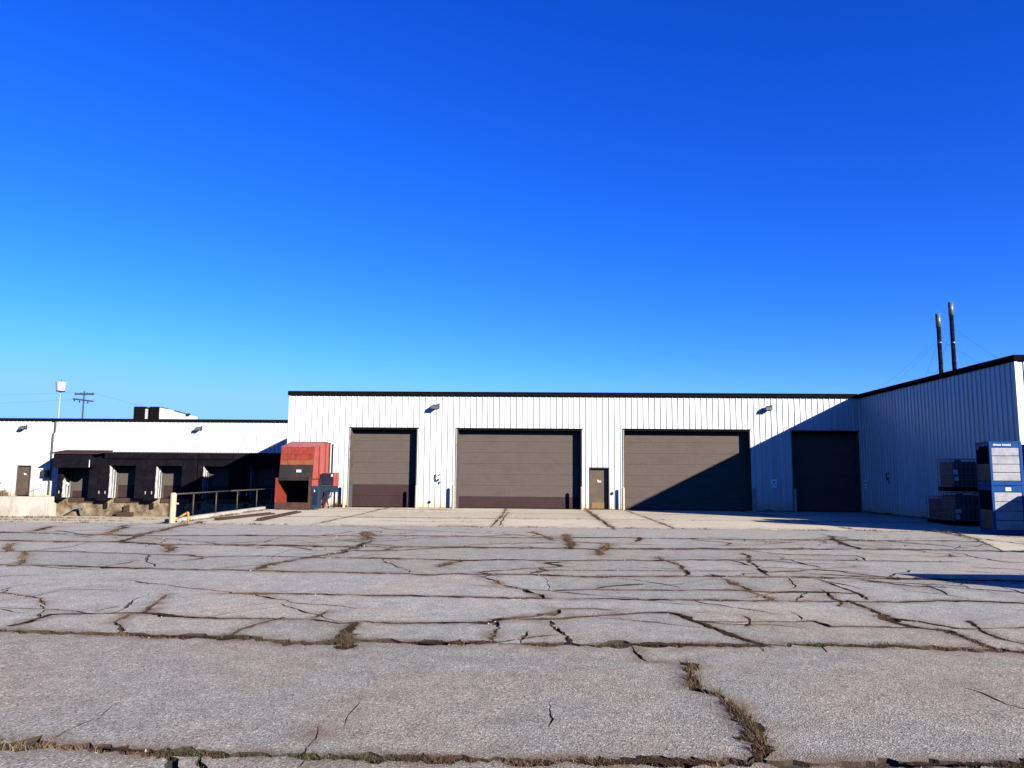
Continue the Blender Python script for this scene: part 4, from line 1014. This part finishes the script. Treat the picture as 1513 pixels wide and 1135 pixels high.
one('roof_hatch', mb, M['fascia'], 'low dark box on the wing roof near the right edge', 'roof vent')
def stack(x, y, top, label):
    r = thing('smoke_stack', (x, y, 5.9), label, 'chimney', 'guyed steel stacks behind the wing roof')
    mb = MB(); mb.cyl((x,y,5.95),(x,y,top-.85),.125,n=16); mb.build('pipe', M['stack'], r, smooth=True)
    for z in (7.4, 8.9, 10.2):
        mb = MB(); mb.cyl((x,y,z),(x,y,z+.06),.14,n=16); mb.build('joint_band', M['stackcap' if z > 10 else 'stack'], r)
    mb = MB(); mb.cyl((x,y,top-.849),(x,y,top),.15,n=16); mb.build('stack_cap', M['stackcap'], r, smooth=True)
    mb = MB(); mb.box(x-.25,y-.25,5.951,x+.25,y+.25,6.02); mb.build('base_plate', M['stack'], r)
    for (dx, dy) in ((-6,-1.5),(6.5,-1.0),(.8,6)):
        mb = MB(); mb.tube([(x,y,top-1.6),(x+dx*.5,y+dy*.5,(top-1.6+6)/2-.08),(x+dx,y+dy,6.0)], .007, 4); mb.build('guy_wire', M['wire'], r)
stack(25.35, 48, 12.06, 'shorter of the two dark steel smoke stacks, on the left')
stack(26.18, 48, 12.81, 'taller of the two dark steel smoke stacks, with a bright cap')

up = thing('utility_pole', (-72.2, 120, 0), 'utility pole with two dark crossarms beyond the low building', 'utility pole')
mb = MB(); mb.cyl((-72.2,120,0),(-72.2,120,14.7),.17,.11,n=10); mb.build('pole', M['pole'], up, smooth=True)
mb = MB(); mb.box(-73.65,119.80,14.08,-70.55,119.97,14.38); mb.build('crossarm', M['pole'], up)
mb = MB(); mb.bar((-73.85,119.88,13.45),(-70.55,119.88,13.05),.16,.26); mb.build('crossarm', M['pole'], up)
for x, z in ((-73.5,14.36),(-72.7,14.36),(-71.6,14.36),(-70.75,14.36)):
    mb = MB(); mb.cyl((x,119.88,z),(x,119.88,z+.16),.06,.04,n=8); mb.build('insulator', M['ink'], up)
for x, z in ((-73.6,13.25),(-72.75,13.05),(-71.4,12.9)):
    mb = MB(); mb.cyl((x,119.8,z-.22),(x,119.8,z+.1),.10,n=8); mb.build('cutout', M['ink'], up)
def wire(a, b, sag, lab):
    a = Vector(a); b = Vector(b); pts = []
    for k in range(13):
        t = k/12; p = a.lerp(b, t); p.z -= sag*4*t*(1-t); pts.append(p)
    mb = MB(); mb.tube(pts, .011, 4)
    one('power_line', mb, M['wire'], lab, 'power line', 'overhead power lines')
wire((-73.5,119.88,14.52), (-120,112,14.6), 1.0, 'uppermost thin power line running left from the utility pole')
wire((-73.6,119.8,13.36), (-120,112,12.4), .9, 'lower thin power line running left from the utility pole')
wire((-70.75,119.88,14.52), (-44,128,8.6), .6, 'thin power line dropping right from the utility pole towards the rooftop unit')
et = thing('elevated_tank', (-76.1, 120, 0), 'small white cylindrical tank on a thin pale mast beyond the low building', 'tank')
mb = MB(); mb.cyl((-76.1,120,0),(-76.1,120,14.68),.10,.07,n=10); mb.build('mast', M['whitepaint'], et, smooth=True)
mb = MB(); mb.cyl((-76.1,120,14.7),(-76.1,120,16.15),.62,.80,n=20); mb.build('tank', M['whitepaint'], et, smooth=False)
mb = MB(); mb.cyl((-76.1,120,14.62),(-76.1,120,14.72),.68,n=20); mb.build('base_ring', M['ink'], et)
mb = MB(); mb.cyl((-76.1,120,16.15),(-76.1,120,16.6),.05,n=6); mb.build('vent_pipe', M['ink'], et)

# ------------------------------------------------------------------ weeds in the cracks
wd = MB(); rr = random.Random(77)
def blade(x, y, z, h, w, lean, mi):
    a = rr.uniform(0, 2*math.pi); dx, dy = math.cos(a)*w/2, math.sin(a)*w/2
    lx, ly = rr.gauss(0, lean)*h, rr.gauss(0, lean)*h
    mx, my, mz = x+lx*.4, y+ly*.4, z+h*.58
    wd.poly([(x-dx,y-dy,z),(x+dx,y+dy,z),(mx+dx*.8,my+dy*.8,mz),(mx-dx*.8,my-dy*.8,mz)], mi)
    wd.poly([(mx-dx*.8,my-dy*.8,mz),(mx+dx*.8,my+dy*.8,mz),(x+lx,y+ly,z+h*(1-.25*abs(rr.gauss(0,.6))))], mi)
def weeds(pts, width, dens, hgt):
    for a, b in zip(pts[:-1], pts[1:]):
        L = (b-a).length; n = int(L*dens)
        for _ in range(n):
            t = rr.random(); q = a.lerp(b, t)
            if noise.noise(Vector((q.x*.9, q.y*.9, 5.5)))+rr.uniform(-.35,.35) < -.08: continue
            far = max(1., min(3.2, q.y/9.))
            k = .5+max(0, noise.noise(Vector((q.x*2.1, q.y*2.1, 8.)))+.25)*1.6
            u = noise.noise(Vector((q.x*.7, q.y*.7, 21.)))+rr.uniform(-.35,.35)
            mi = 0 if u > .30 else (2 if u < -.34 else 1)
            qx = q.x+rr.gauss(0, width*.32); qy = q.y+rr.gauss(0, width*.32)
            for _j in range(rr.randint(5, 9)):
                blade(qx+rr.gauss(0,.014*far), qy+rr.gauss(0,.014*far), -.03, (.03+hgt*k)*rr.uniform(.4,1.1), .0046*far, .6, mi)
for p, w, j, dn, h in SEAMS+DIAG:
    if dn: weeds(resample(p, j), w, dn*1.3, h*.6)
for p, w, j, dn, h in JOINTS: weeds(resample(p, j), w, dn, h)
cm = MB()
def crumbs(pts, width, n_m):
    for a, b in zip(pts[:-1], pts[1:]):
        for _ in range(int((b-a).length*n_m)):
            q = a.lerp(b, rr.random()); far = max(1., min(2.6, q.y/8.))
            if noise.noise(Vector((q.x*1.2, q.y*1.2, 31.)))+rr.uniform(-.4,.4) < -.05: continue
            x = q.x+rr.gauss(0, width*.55+.015); y = q.y+rr.gauss(0, width*.55+.015); r_ = rr.uniform(.003,.011)*far
            z = -.020 if abs(rr.gauss(0,1)) < .5 else zund(x, y)-.004
            A = [(x+r_*math.cos(t)*rr.uniform(.6,1.3), y+r_*math.sin(t)*rr.uniform(.6,1.3), z-.002) for t in (0, 2.1, 4.2)]
            top = (x+rr.uniform(-.4,.4)*r_, y+rr.uniform(-.4,.4)*r_, z+r_*rr.uniform(.6,1.2))
            mi = rr.choice((0,0,1))
            for i in range(3): cm.poly([A[i], A[(i+1)%3], top], mi)
for p, w, j, dn, h in SEAMS+DIAG:
    if dn: crumbs(resample(p, j), w, 30 if p[0].y < 12 else 10)
tag(cm.build('crack_gravel', [M['soil'], M['asphalt']], recalc=False), kind='stuff')
for p in SEA2: weeds(p, .12, 20, .06)
weeds([V2((-12.4,YT+.03)), V2((13.3,YT+.03))], .07, 22, .07); weeds([V2((-24,YT+.03)), V2((-12.4,YT+.03))], .08, 30, .06)
weeds([V2((13.25,YT)), V2((12.68,22.7)), V2((11.28,19.08)), V2((24,19.03))], .07, 25, .06)
weeds([V2((-10.4,D-.15)), V2((-9.9,D-.15))], .2, 120, .22); weeds([V2((-6.1,D-.12)), V2((-4.2,D-.12))], .1, 25, .10)
weeds([V2((2.5,D-.12)), V2((4.7,D-.14))], .12, 40, .10); weeds([V2((11.4,D-.12)), V2((13.5,D-.12))], .1, 20, .1)
weeds([V2((XW-.12,28)), V2((XW-.12,40))], .15, 20, .12)
weeds([V2((-12.3,27)), V2((-13.05,40))], .25, 30, .07); weeds([V2((-12.4,36.9)), V2((-10.6,37.0))], .3, 40, .08)
tag(wd.build('crack_weeds', [M['straw'], M['brownweed'], M['moss']], recalc=False), kind='stuff')
wd = MB()
for _ in range(900):
    x = rr.uniform(-40,-36.1); y = LY-rr.uniform(.2,1.25)
    blade(x, y, .06, rr.uniform(.2,.55), .03, .3, rr.choice((0,0,1)))
tag(wd.build('dry_grass', [M['straw'], M['brownweed'], M['moss']], recalc=False), kind='stuff')
# tall dead stalks standing in the joints
wd = MB()
for u, v in ((541,798),(843,806),(897,810),(1022,990),(1028,1003),(1030,1015),(1060,1027),(1078,1042),(1088,1052),(1094,1060),(1100,1068),(1112,1080),(1120,1092),(1124,1100),(1121,1110),(515,942)):
    q = gr(u, v); far = max(1, min(3, q.y/9))
    for _ in range(110): blade(q.x+rr.gauss(0,.035*far), q.y+rr.gauss(0,.05*far), -.03, rr.uniform(.03,.10)+.004*q.y*rr.random(), .0042*far, .6, rr.choice((0,1,1,2)))
tag(wd.build('dead_stalks', [M['straw'], M['brownweed'], M['moss']], recalc=False), kind='stuff')
